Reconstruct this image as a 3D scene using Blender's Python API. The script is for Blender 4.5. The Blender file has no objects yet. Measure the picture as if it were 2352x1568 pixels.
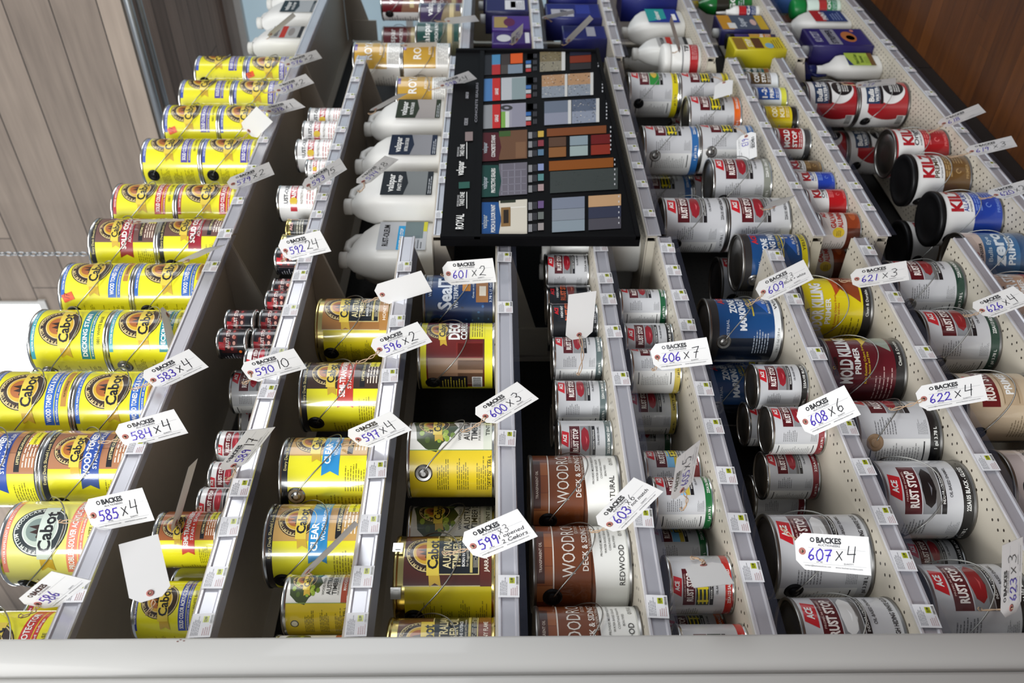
import bpy, math, random
from mathutils import Vector, Matrix
from mathutils.geometry import tessellate_polygon
rnd = random.Random(7)
SC = bpy.context.scene
COL = SC.collection
PI = math.pi

# ------------------------------------------------------------------ camera, world, light, exposure
F = 2000.0                       # focal length in pixels of the 2352 x 1568 frame
EYE = 1.70                       # eye height above the floor
D = 1.37                         # distance from the eye to the plane of the shelf fronts
ALPHA = math.atan2(1739.0, F)    # optical axis against the run of the shelves
TILT = math.atan2(38.0, F)
f0 = Vector((math.cos(ALPHA), math.sin(ALPHA), 0)); down = Vector((0, 0, -1))
FWD = f0*math.cos(TILT) + down*math.sin(TILT)
CX = down*math.cos(TILT) - f0*math.sin(TILT)      # the camera is turned on its side: its right is the world's down
CY = Vector((math.sin(ALPHA), -math.cos(ALPHA), 0))
EYEP = Vector((0, 0, EYE))
cam = bpy.data.cameras.new('camera'); camo = bpy.data.objects.new('camera', cam); COL.objects.link(camo)
cam.sensor_fit = 'HORIZONTAL'; cam.sensor_width = 36.0; cam.lens = F/2352.0*36.0
camo.matrix_world = Matrix(((CX.x, CY.x, -FWD.x, EYEP.x), (CX.y, CY.y, -FWD.y, EYEP.y), (CX.z, CY.z, -FWD.z, EYEP.z), (0, 0, 0, 1)))
cam.dof.use_dof = True; cam.dof.focus_distance = 1.85; cam.dof.aperture_fstop = 4.0
cam.clip_start = 0.05
SC.camera = camo
SC.view_settings.view_transform = 'Standard'
SC.view_settings.look = 'None'
SC.view_settings.gamma = 1.0
SC.view_settings.exposure = 0.0
SC.view_settings.use_curve_mapping = False
w = bpy.data.worlds.new('daylight'); SC.world = w; w.use_nodes = True
w.node_tree.nodes['Background'].inputs[0].default_value = (0.80, 0.88, 1.0, 1)
w.node_tree.nodes['Background'].inputs[1].default_value = 0.31
def area(name, loc, target, sx, sy, power, col=(1, 1, 1)):
    l = bpy.data.lights.new(name, 'AREA'); l.shape = 'RECTANGLE'; l.size = sx; l.size_y = sy
    l.energy = power; l.color = col
    o = bpy.data.objects.new(name, l); COL.objects.link(o); o.location = loc
    o.rotation_euler = (Vector(target)-Vector(loc)).to_track_quat('-Z', 'Y').to_euler()
    return o
area('skylight', (0.9, -0.6, 5.0), (1.5, 1.45, 2.0), 2.2, 1.4, 75, (1.0, 0.985, 0.96))
area('aisle_window_light', (5.4, -3.0, 3.5), (5.0, 3.0, 3.2), 3.8, 2.4, 132, (0.95, 0.975, 1.0))
area('near_window_light', (-3.2, -0.5, 3.6), (1.8, 1.5, 2.2), 1.6, 2.4, 290, (0.97, 0.985, 1.0))
area('wall_window_light', (2.2, 5.2, 5.2), (3.78, 2.4, 4.0), 1.6, 1.6, 45, (0.97, 0.98, 1.0))

# ------------------------------------------------------------------ measuring helpers
def ray(x, y):
    return FWD + CX*((x-1176.0)/F) + CY*((784.0-y)/F)
def at(x, y, Y):
    d = ray(x, y); return EYEP + d*(Y/d.y)
def psi(y):
    return ALPHA + math.atan((y-784.0)/F)
def x_front(y, dy=0.0):
    return (D+dy)/math.tan(psi(y))
def ang_at(y, X, Yc, R):
    "angle round a can (0 = straight out of the shelf) that shows at photo row y"
    t = psi(y); dx, dy = math.cos(t), math.sin(t); b = dx*X+dy*Yc
    disc = max(0., R*R-(X*X+Yc*Yc-b*b)); k = b-math.sqrt(disc)
    return math.atan2(k*dx-X, -(k*dy-Yc))
def x_can(ytop, R, dy):
    "X of a round can whose far silhouette sits at photo row ytop"
    t = psi(ytop); c = t
    for _ in range(12):
        dist = (D+dy)/math.sin(c); c = t + math.asin(min(.9, R/dist))
    return (D+dy)/math.tan(c)

# ------------------------------------------------------------------ materials
MATS = {}
def lin(h):
    h = h.lstrip('#'); r = [int(h[i:i+2], 16)/255 for i in (0, 2, 4)]
    return [c/12.92 if c <= .04045 else ((c+.055)/1.055)**2.4 for c in r]
def mat(name, col, rough=.45, metal=0., coat=0., noise=0.03, bump=0., scale=40., trans=0., emit=0., ior=1.45, alpha=1.):
    if name in MATS: return MATS[name]
    m = bpy.data.materials.new(name); m.use_nodes = True; nt = m.node_tree; N = nt.nodes; L = nt.links
    b = N['Principled BSDF']; c = lin(col) if isinstance(col, str) else list(col)
    b.inputs['Base Color'].default_value = (*c, 1); b.inputs['Roughness'].default_value = rough
    b.inputs['Metallic'].default_value = metal; b.inputs['Coat Weight'].default_value = coat
    b.inputs['Coat Roughness'].default_value = .08; b.inputs['IOR'].default_value = ior
    if trans: b.inputs['Transmission Weight'].default_value = trans
    if alpha < 1: b.inputs['Alpha'].default_value = alpha
    if emit:
        b.inputs['Emission Color'].default_value = (*c, 1); b.inputs['Emission Strength'].default_value = emit
    if noise or bump:
        tc = N.new('ShaderNodeTexCoord'); nz = N.new('ShaderNodeTexNoise'); nz.inputs['Scale'].default_value = scale
        nz.inputs['Detail'].default_value = 4
        L.new(tc.outputs['Object'], nz.inputs['Vector'])
        if noise:
            mx = N.new('ShaderNodeMix'); mx.data_type = 'RGBA'
            L.new(nz.outputs['Fac'], mx.inputs[0])
            mx.inputs[6].default_value = (*[max(0, v*(1-noise*2)) for v in c], 1)
            mx.inputs[7].default_value = (*[min(1, v*(1+noise*2)) for v in c], 1)
            L.new(mx.outputs[2], b.inputs['Base Color'])
        if bump:
            bp = N.new('ShaderNodeBump'); bp.inputs['Strength'].default_value = bump; bp.inputs['Distance'].default_value = .002
            L.new(nz.outputs['Fac'], bp.inputs['Height']); L.new(bp.outputs[0], b.inputs['Normal'])
    MATS[name] = m; return m
def ink(h):                      # printed colour on glossy label stock
    return mat('print_'+h.lstrip('#'), h, .30, coat=.8, noise=0)
def ink_matte(h):                # printed colour on dull film or board
    m = mat('matte_print_'+h.lstrip('#'), h, .6, noise=0); m.node_tree.nodes['Principled BSDF'].inputs['Specular IOR Level'].default_value = .2
    return m
def paper(h):
    return mat('paper_'+h.lstrip('#'), h, .75, noise=0.01, scale=15)
def wood(name, dark, light, axis, plank, rough=.55, grain=1.0, cross=2.4, gap=.006, seed=0.0):
    "boards: plank width along axis index plank-axis; grain runs along the other in-plane axis"
    m = bpy.data.materials.new(name); m.use_nodes = True; nt = m.node_tree; N = nt.nodes; L = nt.links
    b = N['Principled BSDF']; b.inputs['Roughness'].default_value = rough
    tc = N.new('ShaderNodeTexCoord'); sp = N.new('ShaderNodeSeparateXYZ'); L.new(tc.outputs['Object'], sp.inputs[0])
    def M(op, a, bb=None, cc=None):
        n = N.new('ShaderNodeMath'); n.operation = op
        for i, v in enumerate((a, bb, cc)):
            if v is None: continue
            if isinstance(v, (int, float)): n.inputs[i].default_value = v
            else: L.new(v, n.inputs[i])
        return n.outputs[0]
    across = sp.outputs[axis[0]]; along = sp.outputs[axis[1]]
    k = M('DIVIDE', across, plank); idx = M('FLOOR', k); fr = M('FRACT', k)
    wn = N.new('ShaderNodeTexWhiteNoise'); wn.noise_dimensions = '1D'; L.new(M('ADD', idx, seed), wn.inputs['W'])
    shift = M('MULTIPLY', wn.outputs['Value'], 7.3)
    k2 = M('DIVIDE', M('ADD', along, shift), cross); fr2 = M('FRACT', k2)
    wn2 = N.new('ShaderNodeTexWhiteNoise'); wn2.noise_dimensions = '2D'
    cb0 = N.new('ShaderNodeCombineXYZ'); L.new(idx, cb0.inputs[0]); L.new(M('FLOOR', k2), cb0.inputs[1]); L.new(cb0.outputs[0], wn2.inputs['Vector'])
    cb = N.new('ShaderNodeCombineXYZ'); L.new(M('MULTIPLY', across, 34*grain), cb.inputs[0]); L.new(M('MULTIPLY', M('ADD', along, shift), 2.2*grain), cb.inputs[1]); L.new(shift, cb.inputs[2])
    nz = N.new('ShaderNodeTexNoise'); nz.inputs['Scale'].default_value = 1; nz.inputs['Detail'].default_value = 6; nz.inputs['Roughness'].default_value = .6
    L.new(cb.outputs[0], nz.inputs['Vector'])
    nz2 = N.new('ShaderNodeTexNoise'); nz2.inputs['Scale'].default_value = 1.6; nz2.inputs['Detail'].default_value = 3; L.new(tc.outputs['Object'], nz2.inputs['Vector'])
    fac = M('ADD', M('MULTIPLY', nz.outputs['Fac'], .55), M('ADD', M('MULTIPLY', wn2.outputs['Value'], .3), M('MULTIPLY', nz2.outputs['Fac'], .35)))
    rp = N.new('ShaderNodeValToRGB'); rp.color_ramp.elements[0].position = .3; rp.color_ramp.elements[1].position = .85
    rp.color_ramp.elements[0].color = (*lin(dark), 1); rp.color_ramp.elements[1].color = (*lin(light), 1)
    L.new(fac, rp.inputs[0])
    g = gap/plank
    edge = M('MAXIMUM', M('LESS_THAN', fr, g), M('LESS_THAN', fr2, gap/cross*.8))
    mx = N.new('ShaderNodeMix'); mx.data_type = 'RGBA'; L.new(edge, mx.inputs[0]); L.new(rp.outputs[0], mx.inputs[6])
    mx.inputs[7].default_value = (*[v*.25 for v in lin(dark)], 1)
    L.new(mx.outputs[2], b.inputs['Base Color'])
    bp = N.new('ShaderNodeBump'); bp.inputs['Strength'].default_value = .25; bp.inputs['Distance'].default_value = .003
    L.new(M('SUBTRACT', nz.outputs['Fac'], M('MULTIPLY', edge, 2.0)), bp.inputs['Height']); L.new(bp.outputs[0], b.inputs['Normal'])
    MATS[name] = m; return m
def pegged(name, base, hole, ax, pitch, r, rough=.45, band=None, stagger=False, pitch2=None):
    "sheet metal with rows of round holes on the plane of axes ax; band = (axis, lo, hi) limits the rows"
    m = bpy.data.materials.new(name); m.use_nodes = True; nt = m.node_tree; N = nt.nodes; L = nt.links
    b = N['Principled BSDF']; b.inputs['Roughness'].default_value = rough
    tc = N.new('ShaderNodeTexCoord'); sp = N.new('ShaderNodeSeparateXYZ'); L.new(tc.outputs['Object'], sp.inputs[0])
    nrm = N.new('ShaderNodeSeparateXYZ'); L.new(tc.outputs['Normal'], nrm.inputs[0])
    def M(op, a, bb=None):
        n = N.new('ShaderNodeMath'); n.operation = op
        for i, v in enumerate((a, bb)):
            if v is None: continue
            if isinstance(v, (int, float)): n.inputs[i].default_value = v
            else: L.new(v, n.inputs[i])
        return n.outputs[0]
    p2 = pitch2 or pitch; k1 = M('DIVIDE', sp.outputs[ax[1]], p2)
    a0 = M('DIVIDE', sp.outputs[ax[0]], pitch)
    if stagger: a0 = M('ADD', a0, M('MULTIPLY', M('FLOOR', k1), .5))
    a = M('SUBTRACT', M('FRACT', a0), .5); c = M('SUBTRACT', M('FRACT', k1), .5)
    c = M('MULTIPLY', c, p2/pitch); d2 = M('ADD', M('MULTIPLY', a, a), M('MULTIPLY', c, c))
    h = M('LESS_THAN', d2, (r/pitch)**2)
    third = [i for i in (0, 1, 2) if i not in ax][0]
    h = M('MULTIPLY', h, M('GREATER_THAN', M('ABSOLUTE', nrm.outputs[third]), .7))
    if band:
        h = M('MULTIPLY', h, M('MULTIPLY', M('GREATER_THAN', sp.outputs[band[0]], band[1]), M('LESS_THAN', sp.outputs[band[0]], band[2])))
    mx = N.new('ShaderNodeMix'); mx.data_type = 'RGBA'; L.new(h, mx.inputs[0])
    mx.inputs[6].default_value = (*lin(base), 1); mx.inputs[7].default_value = (*lin(hole), 1)
    L.new(mx.outputs[2], b.inputs['Base Color']); MATS[name] = m; return m

# ------------------------------------------------------------------ mesh helpers
class MB:
    def __init__(s): s.v = []; s.f = []; s.m = []; s.sm = []
    def face(s, pts, m=0, smooth=False):
        b = len(s.v); s.v += [tuple(p) for p in pts]; s.f.append(tuple(range(b, b+len(pts)))); s.m.append(m); s.sm.append(smooth)
    def box(s, x0, y0, z0, x1, y1, z1, m=0):
        b = len(s.v)
        s.v += [(x0,y0,z0),(x1,y0,z0),(x1,y1,z0),(x0,y1,z0),(x0,y0,z1),(x1,y0,z1),(x1,y1,z1),(x0,y1,z1)]
        for q in ((0,3,2,1),(4,5,6,7),(0,1,5,4),(1,2,6,5),(2,3,7,6),(3,0,4,7)):
            s.f.append(tuple(b+i for i in q)); s.m.append(m); s.sm.append(False)
    def bbox(s, x0, y0, z0, x1, y1, z1, r, m=0, n=3):
        "box with rounded vertical edges and a small top/bottom bevel"
        ring = []
        for cx, cy, a0 in ((x1-r, y0+r, -90), (x1-r, y1-r, 0), (x0+r, y1-r, 90), (x0+r, y0+r, 180)):
            for k in range(n+1):
                a = math.radians(a0+90*k/n); ring.append((cx+r*math.cos(a), cy+r*math.sin(a)))
        cx, cy = (x0+x1)/2, (y0+y1)/2; e = min(r*.5, .004)
        def sc(q, d):
            return [(cx+(x-cx)*(1-d/max(1e-6,(x1-x0)/2)), cy+(y-cy)*(1-d/max(1e-6,(y1-y0)/2))) for x, y in q]
        rings = [(z0, sc(ring, e)), (z0+e, ring), (z1-e, ring), (z1, sc(ring, e))]
        s.rings([[(x, y, z) for x, y in q] for z, q in rings], m, True)
    def rings(s, rs, m=0, smooth=True, cap0=True, cap1=True, close=True, mfun=None):
        n = len(rs[0]); b = len(s.v)
        for r in rs: s.v += [tuple(p) for p in r]
        for i in range(len(rs)-1):
            for k in range(n if close else n-1):
                k2 = (k+1) % n
                s.f.append((b+i*n+k, b+i*n+k2, b+(i+1)*n+k2, b+(i+1)*n+k)); s.m.append(mfun(i) if mfun else m); s.sm.append(smooth)
        if cap0: s.f.append(tuple(b+k for k in reversed(range(n)))); s.m.append(mfun(0) if mfun else m); s.sm.append(False)
        if cap1: s.f.append(tuple(b+(len(rs)-1)*n+k for k in range(n))); s.m.append(mfun(len(rs)-2) if mfun else m); s.sm.append(False)
    def lathe(s, prof, n=48, m=0, smooth=True, mfun=None, cap0=True, cap1=True, c=(0, 0), tilt=None):
        rs = []
        for r, z in prof:
            rs.append([(c[0]+r*math.sin(2*PI*k/n), c[1]-r*math.cos(2*PI*k/n), z) for k in range(n)])
        s.rings(rs, m, smooth, cap0, cap1, True, mfun)
    def tube(s, path, r, n=6, m=0, closed=False):
        P = [Vector(p) for p in path]; rs = []
        up = Vector((.3, .2, .93))
        for i, p in enumerate(P):
            if closed: t = P[(i+1) % len(P)]-P[i-1]
            else: t = P[min(i+1, len(P)-1)]-P[max(i-1, 0)]
            if t.length < 1e-9: t = Vector((0, 0, 1))
            t.normalize(); a = t.cross(up)
            if a.length < .05: a = t.cross(Vector((1, 0, 0)))
            a.normalize(); c = t.cross(a)
            rr = r[i] if isinstance(r, (list, tuple)) else r
            rs.append([p + a*(rr*math.cos(2*PI*k/n)) + c*(rr*math.sin(2*PI*k/n)) for k in range(n)])
        if closed: rs.append(rs[0])
        s.rings(rs, m, True, not closed, not closed)
    def mesh(s, name, mats):
        me = bpy.data.meshes.new(name); me.from_pydata(s.v, [], s.f)
        for mm in mats: me.materials.append(mm)
        me.polygons.foreach_set('material_index', s.m); me.polygons.foreach_set('use_smooth', s.sm)
        me.update(); return me
    def build(s, name, mats, parent=None, loc=None):
        if not isinstance(mats, (list, tuple)): mats = [mats]
        return link(name, s.mesh(name, mats), parent, loc)
def link(name, data, parent=None, loc=None):
    o = bpy.data.objects.new(name, data); COL.objects.link(o)
    if parent: o.parent = parent
    if loc is not None: o.location = loc
    return o
def tag(o, label, cat, group=None):
    o['label'] = label; o['category'] = cat
    if group: o['group'] = group
    return o
def thing(name, label, cat, loc=(0, 0, 0), rz=0, group=None):
    o = bpy.data.objects.new(name, None); COL.objects.link(o); o.empty_display_size = .03
    o.location = loc; o.rotation_euler = (0, 0, rz)
    return tag(o, label, cat, group)
def struct(o): o['kind'] = 'structure'; return o
ORD = ['zeroth', 'first', 'second', 'third', 'fourth', 'fifth', 'sixth', 'seventh', 'eighth', 'ninth', 'tenth', 'eleventh', 'twelfth', 'thirteenth', 'fourteenth', 'fifteenth', 'sixteenth', 'seventeenth', 'eighteenth', 'nineteenth', 'twentieth']

# ------------------------------------------------------------------ printing: flat art mapped onto a can, a jug or a board
TXT = {}
def glyphs(s, bold, shear):
    k = (s, bold, shear)
    if k in TXT: return TXT[k]
    cu = bpy.data.curves.new('lettering', 'FONT'); cu.body = s; cu.size = 1; cu.resolution_u = 2
    cu.offset = .022*bold; cu.shear = shear; cu.fill_mode = 'BOTH'
    o = bpy.data.objects.new('lettering', cu)
    me = bpy.data.meshes.new_from_object(o)
    me.calc_loop_triangles()
    V = [(v.co.x, v.co.y) for v in me.vertices]
    T = [[V[i] for i in t.vertices] for t in me.loop_triangles]
    bpy.data.objects.remove(o); bpy.data.curves.remove(cu); bpy.data.meshes.remove(me)
    if V: x0 = min(v[0] for v in V); x1 = max(v[0] for v in V); y0 = min(v[1] for v in V); y1 = max(v[1] for v in V)
    else: x0 = x1 = y0 = y1 = 0
    TXT[k] = (T, x0, x1, y0, y1); return TXT[k]
STROKE = {
 '0': [[(.3,1),(.08,.8),(.0,.45),(.12,.08),(.32,0),(.55,.2),(.58,.6),(.45,.92),(.3,1)]],
 '1': [[(.34,1),(.28,.5),(.22,0)]],
 '2': [[(.05,.75),(.2,.98),(.45,.95),(.5,.7),(.3,.35),(.02,.05),(.15,.1),(.6,.02)]],
 '3': [[(.08,.92),(.35,1),(.52,.82),(.4,.6),(.22,.54),(.48,.44),(.52,.2),(.3,0),(.02,.1)]],
 '4': [[(.1,1),(.04,.45),(.55,.5)],[(.52,1),(.45,-.05)]],
 '5': [[(.55,.98),(.15,.95),(.1,.58),(.4,.6),(.52,.32),(.35,.03),(.02,.06)]],
 '6': [[(.4,1),(.12,.6),(.05,.2),(.25,0),(.48,.14),(.45,.38),(.25,.44),(.08,.25)]],
 '7': [[(.03,.92),(.58,.98),(.35,.5),(.25,-.02)],[(.15,.48),(.5,.52)]],
 '8': [[(.28,.52),(.08,.68),(.1,.92),(.28,1),(.46,.9),(.46,.68),(.28,.52),(.04,.34),(.04,.1),(.26,0),(.5,.1),(.52,.34),(.28,.52)]],
 '9': [[(.5,.8),(.3,1),(.08,.8),(.15,.55),(.4,.6),(.5,.82),(.45,.4),(.35,0)]],
 'x': [[(.02,.6),(.4,.05)],[(.42,.62),(.0,.0)]], ' ': []}
class Art:
    def __init__(s, matte=False, ts=1.): s.p = []; s.mats = []; s.idx = {}; s.matte = matte; s.ts = ts
    def mi(s, m):
        if isinstance(m, str): m = ink_matte(m) if s.matte else ink(m)
        if m.name not in s.idx: s.idx[m.name] = len(s.mats); s.mats.append(m)
        return s.idx[m.name]
    def cv(s, pts, m, L=1): s.p.append((pts, s.mi(m), L))               # convex polygon
    def poly(s, pts, m, L=1):
        for t in tessellate_polygon([[Vector((a, b, 0)) for a, b in pts]]): s.cv([pts[i] for i in t], m, L)
    def rect(s, a, b, c, d, m, L=1): s.cv([(a, b), (c, b), (c, d), (a, d)], m, L)
    def ell(s, u, v, ru, rv, m, L=2, n=28): s.cv([(u+ru*math.cos(2*PI*k/n), v+rv*math.sin(2*PI*k/n)) for k in range(n)], m, L)
    def ring(s, u, v, r0, r1, m, L=2, n=32, a0=0, a1=2*PI, e=1.0):
        for k in range(n):
            p, q = a0+(a1-a0)*k/n, a0+(a1-a0)*(k+1)/n
            s.cv([(u+r*math.cos(t), v+e*r*math.sin(t)) for r, t in ((r0, p), (r1, p), (r1, q), (r0, q))], m, L)
    def text(s, t, u, v, size, m, align='c', w=None, bold=1, shear=0., L=5, rot=0.):
        T, x0, x1, y0, y1 = glyphs(t, bold, shear); mi = s.mi(m)
        k = size*(.5+.5*s.ts)/.72; kx = k if w is None else w*s.ts/max(1e-6, x1-x0)
        ox = {'l': x0, 'c': (x0+x1)/2, 'r': x1}[align]
        c, sn = math.cos(rot), math.sin(rot)
        for tr in T:
            q = [((x-ox)*kx, y*k) for x, y in tr]
            s.p.append(([(u+a*c-b*sn, v+a*sn+b*c) for a, b in q], mi, L))
    def arctext(s, t, u, v, r, size, m, a0, a1, L=4, flip=False):
        n = len(t)
        for i, ch in enumerate(t):
            a = a0+(a1-a0)*(i+.5)/n
            if ch != ' ': s.text(ch, u+r*math.cos(a), v+r*math.sin(a), size, m, L=L, rot=a-PI/2 if not flip else a+PI/2)
    def lines(s, a, b, c, d, m, n=6, L=3, k=.34, seed=1, words=6):        # fine print too small to read
        rr = random.Random(seed); h = (d-b)/n
        for i in range(n):
            y = d-h*(i+1)+h*.2; x = a; end = a+(c-a)*rr.uniform(.65, 1)
            while x < end-.002:
                wd = (c-a)/words*rr.uniform(.5, 1.2); x2 = min(end, x+wd)
                s.rect(x, y, x2, y+h*k, m, L); x = x2+(c-a)*.03
    def bars(s, a, b, c, d, L=3, seed=3, vert=True):
        s.rect(a, b, c, d, '#e9e9e6', L); rr = random.Random(seed); x = a+(c-a)*.06
        while x < c-(c-a)*.08:
            wd = (c-a)*rr.choice((.02, .035, .05)); s.rect(x, b+(d-b)*.12, x+wd, d-(d-b)*.08, '#1c1c1c', L+1); x += wd+(c-a)*rr.choice((.025, .04))
    def hand(s, t, u, v, size, m, pen=.08, L=5, slant=.12):
        for ch in t:
            for st in STROKE.get(ch, []):
                q = [(u+(x+slant*y)*size, v+y*size) for x, y in st]
                for (x0, y0), (x1, y1) in zip(q, q[1:]):
                    dx, dy = x1-x0, y1-y0; l = math.hypot(dx, dy) or 1; e = pen*size/2
                    nx, ny = -dy/l*e, dx/l*e; tx, ty = dx/l*e*.8, dy/l*e*.8
                    s.cv([(x0-tx+nx, y0-ty+ny), (x0-tx-nx, y0-ty-ny), (x1+tx-nx, y1+ty-ny), (x1+tx+nx, y1+ty+ny)], m, L)
            u += size*(.72 if ch != '1' else .5)
    def mesh(s, name, fn, step=None, rims=False):
        V, Fc, M, Nn = [], [], [], []
        for pts, m, L in s.p:
            off = .00025+.00016*L
            if len(pts) < 3: continue
            if rims:                    # printing stops at the rims
                pts = [(b_, a_) for a_, b_ in clip(clip([(b_, a_) for a_, b_ in pts], .034, True), .962, False)]
                if len(pts) < 3: continue
            pieces = [pts]
            if step:
                lo = math.floor(min(p[0] for p in pts)/step+1e-6); hi = math.ceil(max(p[0] for p in pts)/step-1e-6)
                if hi-lo > 1:
                    pieces = []
                    for k in range(lo, hi):
                        q = clip(clip(pts, k*step, True), (k+1)*step, False)
                        if len(q) >= 3: pieces.append(q)
            for q in pieces:
                b = len(V)
                for a, c in q:
                    p, n = fn(a, c, off); V.append(p); Nn.append(n)
                ar = sum(q[i][0]*q[(i+1) % len(q)][1]-q[(i+1) % len(q)][0]*q[i][1] for i in range(len(q)))
                idx = list(range(b, b+len(q)))
                Fc.append(tuple(idx if ar > 0 else reversed(idx))); M.append(m)
        me = bpy.data.meshes.new(name); me.from_pydata(V, [], Fc)
        for mm in s.mats: me.materials.append(mm)
        me.polygons.foreach_set('material_index', M); me.polygons.foreach_set('use_smooth', [True]*len(Fc))
        me.update(); me.normals_split_custom_set_from_vertices(Nn)
        return me
def clip(pts, x, keep_right):
    out = []; n = len(pts)
    for i in range(n):
        p, q = pts[i], pts[(i+1) % n]
        ip = p[0] >= x if keep_right else p[0] <= x; iq = q[0] >= x if keep_right else q[0] <= x
        if ip: out.append(p)
        if ip != iq:
            t = (x-p[0])/(q[0]-p[0]); out.append((x, p[1]+t*(q[1]-p[1])))
    return out
def cyl(R, h):
    def fn(u, v, off):
        a = u*h/R; c, s_ = math.cos(a), math.sin(a)
        seg = PI/24; m = a % seg; k = math.cos(seg/2)/math.cos(m-seg/2)     # stay parallel to the can's facets
        r = R*k+off
        return (r*s_, -r*c, v*h), (s_, -c, 0)
    return fn
def plane_front(y):
    return lambda u, v, off: ((u, y-off, v), (0, -1, 0))
# ------------------------------------------------------------------ cans
chrome = mat('bright_tin', '#c9c9c6', .22, 1.0, noise=.02, bump=.05, scale=60)
goldtin = mat('gold_tin', '#cdbb7a', .2, 1.0, noise=.03, bump=.06, scale=60)
dulltin = mat('dull_tin', '#8f8d8a', .35, 1.0, noise=.04, scale=50)
blackplastic = mat('black_plastic', '#121214', .42, noise=.05); blackplastic.node_tree.nodes['Principled BSDF'].inputs['Specular IOR Level'].default_value = .3
darkplastic = mat('charcoal_plastic', '#2e2c2c', .4, noise=.05)
wire = mat('bail_wire', '#a6a6a2', .32, 1.0, noise=.03)
SIZES = {'gal': (.0825, .192), 'qt': (.0535, .124), 'hp': (.0365, .074), 'tall': (.0375, .11)}
SHELL = {}
def shell(size, style):
    k = (size, style)
    if k in SHELL: return SHELL[k]
    R, h = SIZES[size]; q = R/.0825
    body = MB()
    body.lathe([(R-.006, .003), (R-.004, 0), (R+.0014, .0008), (R+.0018, .004), (R, .0065), (R, h-.0085), (R+.0018, h-.0065), (R+.0022, h-.002), (R+.0006, h), (R-.003*q-.001, h-.0005), (R-.005*q, h-.006*q)], cap1=False)
    lid = MB()
    if style == 'kilz':
        lid.lathe([(R-.004, h-.006), (R+.0035, h-.013), (R+.0035, h+.002), (R-.001, h+.0045), (R-.012, h+.0045), (R-.014, h), (R*.4, h-.001), (.004, h-.001)])
    else:
        lid.lathe([(R-.004*q, h-.007*q), (R*.93, h-.004*q), (R*.90, h-.003*q), (R*.875, h-.009*q), (R*.82, h-.009*q), (R*.80, h-.006*q), (R*.3, h-.0055*q), (.004, h-.0055*q)])
    hd = None; ear = None
    if size == 'gal':
        ze = h*.80; Rr = R+.007; path = []
        for i in range(29):
            t = PI*i/28; path.append((-Rr*math.cos(t)*(1.0 if 0 < i < 28 else .96), -(R+.0055)*math.sin(t)**.9, ze-.085*math.sin(t)**1.3))
        path = [(-R+.001, 0, ze)] + path + [(R-.001, 0, ze)]
        b = MB(); b.tube(path, .0014, 6); hd = b.mesh('handle', [wire])
        b = MB()
        prof = [(.0195, .0), (.0195, .0035), (.0165, .006), (.011, .0055), (.0095, .008), (.005, .0095), (.0012, .0095)]
        rs = []
        for r, d in prof: rs.append([(-(R+d-.0035), r*math.cos(2*PI*k/24), ze+r*math.sin(2*PI*k/24)) for k in range(24)])
        b.rings(rs, 0, False)
        ear = b.mesh('ear', [blackplastic])
    SHELL[k] = (body, lid, hd, ear); return SHELL[k]
SM = {}
def shell_mesh(size, style, which, m):
    k = (size, style, which, m.name)
    if k not in SM: SM[k] = shell(size, style)[0 if which == 'body' else 1].mesh(which, [m])
    return SM[k]
EARM = {}
def ear_mesh(size, style, m):
    if m.name not in EARM:
        e = shell(size, style)[3].copy(); e.materials[0] = m; EARM[m.name] = e
    return EARM[m.name]
W = '#f2f2ee'; K = '#17161a'
def full(c, col, v0=.04, v1=.955, L=0): c.rect(-1.3, v0, 1.3, v1, col, L)
def emblem(c, u, v, s=1., dark='#33241f', gold='#cfa42c', cream='#d9c48a', ribbon='#e0c64a', sky='#a8602a', name='Cabot'):
    c.ell(u, v, .27*s, .27*s, dark, 2, 36); c.ring(u, v, .248*s, .258*s, cream, 3); c.ring(u, v, .168*s, .178*s, cream, 3)
    c.ell(u, v, .168*s, .168*s, gold, 3, 32); c.ell(u, v+.03*s, .12*s, .11*s, sky, 4)
    c.poly([(u-.12*s, v-.02*s), (u-.08*s, v+.03*s), (u-.05*s, v+.02*s), (u-.03*s, v+.1*s), (u+.0*s, v+.03*s), (u+.03*s, v+.12*s), (u+.05*s, v+.02*s), (u+.12*s, v-.02*s)], '#2e1a12', 5)
    c.arctext('PREMIUM WOODCARE', u, v, .213*s, .04*s, cream, PI*.98, PI*.02, L=4)
    c.poly([(u-.3*s, v-.145*s), (u+.27*s, v-.125*s), (u+.27*s, v+.025*s), (u-.3*s, v+.005*s)], ribbon, 6)
    c.poly([(u-.43*s, v-.17*s), (u-.30*s, v-.15*s), (u-.30*s, v-.02*s), (u-.43*s, v-.03*s), (u-.385*s, v-.095*s)], '#caa636', 5)
    c.text(name, u-.01*s, v-.125*s, .135*s, K, w=.5*s, bold=1.3, L=7)
YEL = '#e6df26'
def y_can(band, t1, t2, swatch=None, topcol=None, base=YEL, pal={}):
    def f(c):
        full(c, base)
        c.rect(-.45, .905, .45, .955, topcol or band, 1); c.text('WATER REPELLENT & UV PROTECTION', 0, .915, .026, W, w=.8, bold=.5)
        emblem(c, 0, .60, 1., **pal)
        c.rect(-.45, .205, .5, .315, band, 1); c.text(t1, -.41, .235, .062, W, 'l', bold=1.2, w=min(.95, .055*len(t1)))
        c.rect(-.45, .15, .5, .196, band, 1); c.text(t2, -.41, .16, .025, W, 'l', bold=.4, w=.85)
        if swatch: c.rect(-.22, .06, .38, .125, swatch, 1); c.text('WATERBORNE', .0, .08, .026, '#5a4a20', bold=.4)
        else: c.text('0801 WHITE BASE', -.05, .075, .04, '#6a6420', bold=.5)
        for k in range(3): c.lines(-.95, .12+.2*k, -.55, .27+.2*k, '#8f8716', 7, seed=k)
    return f
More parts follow.
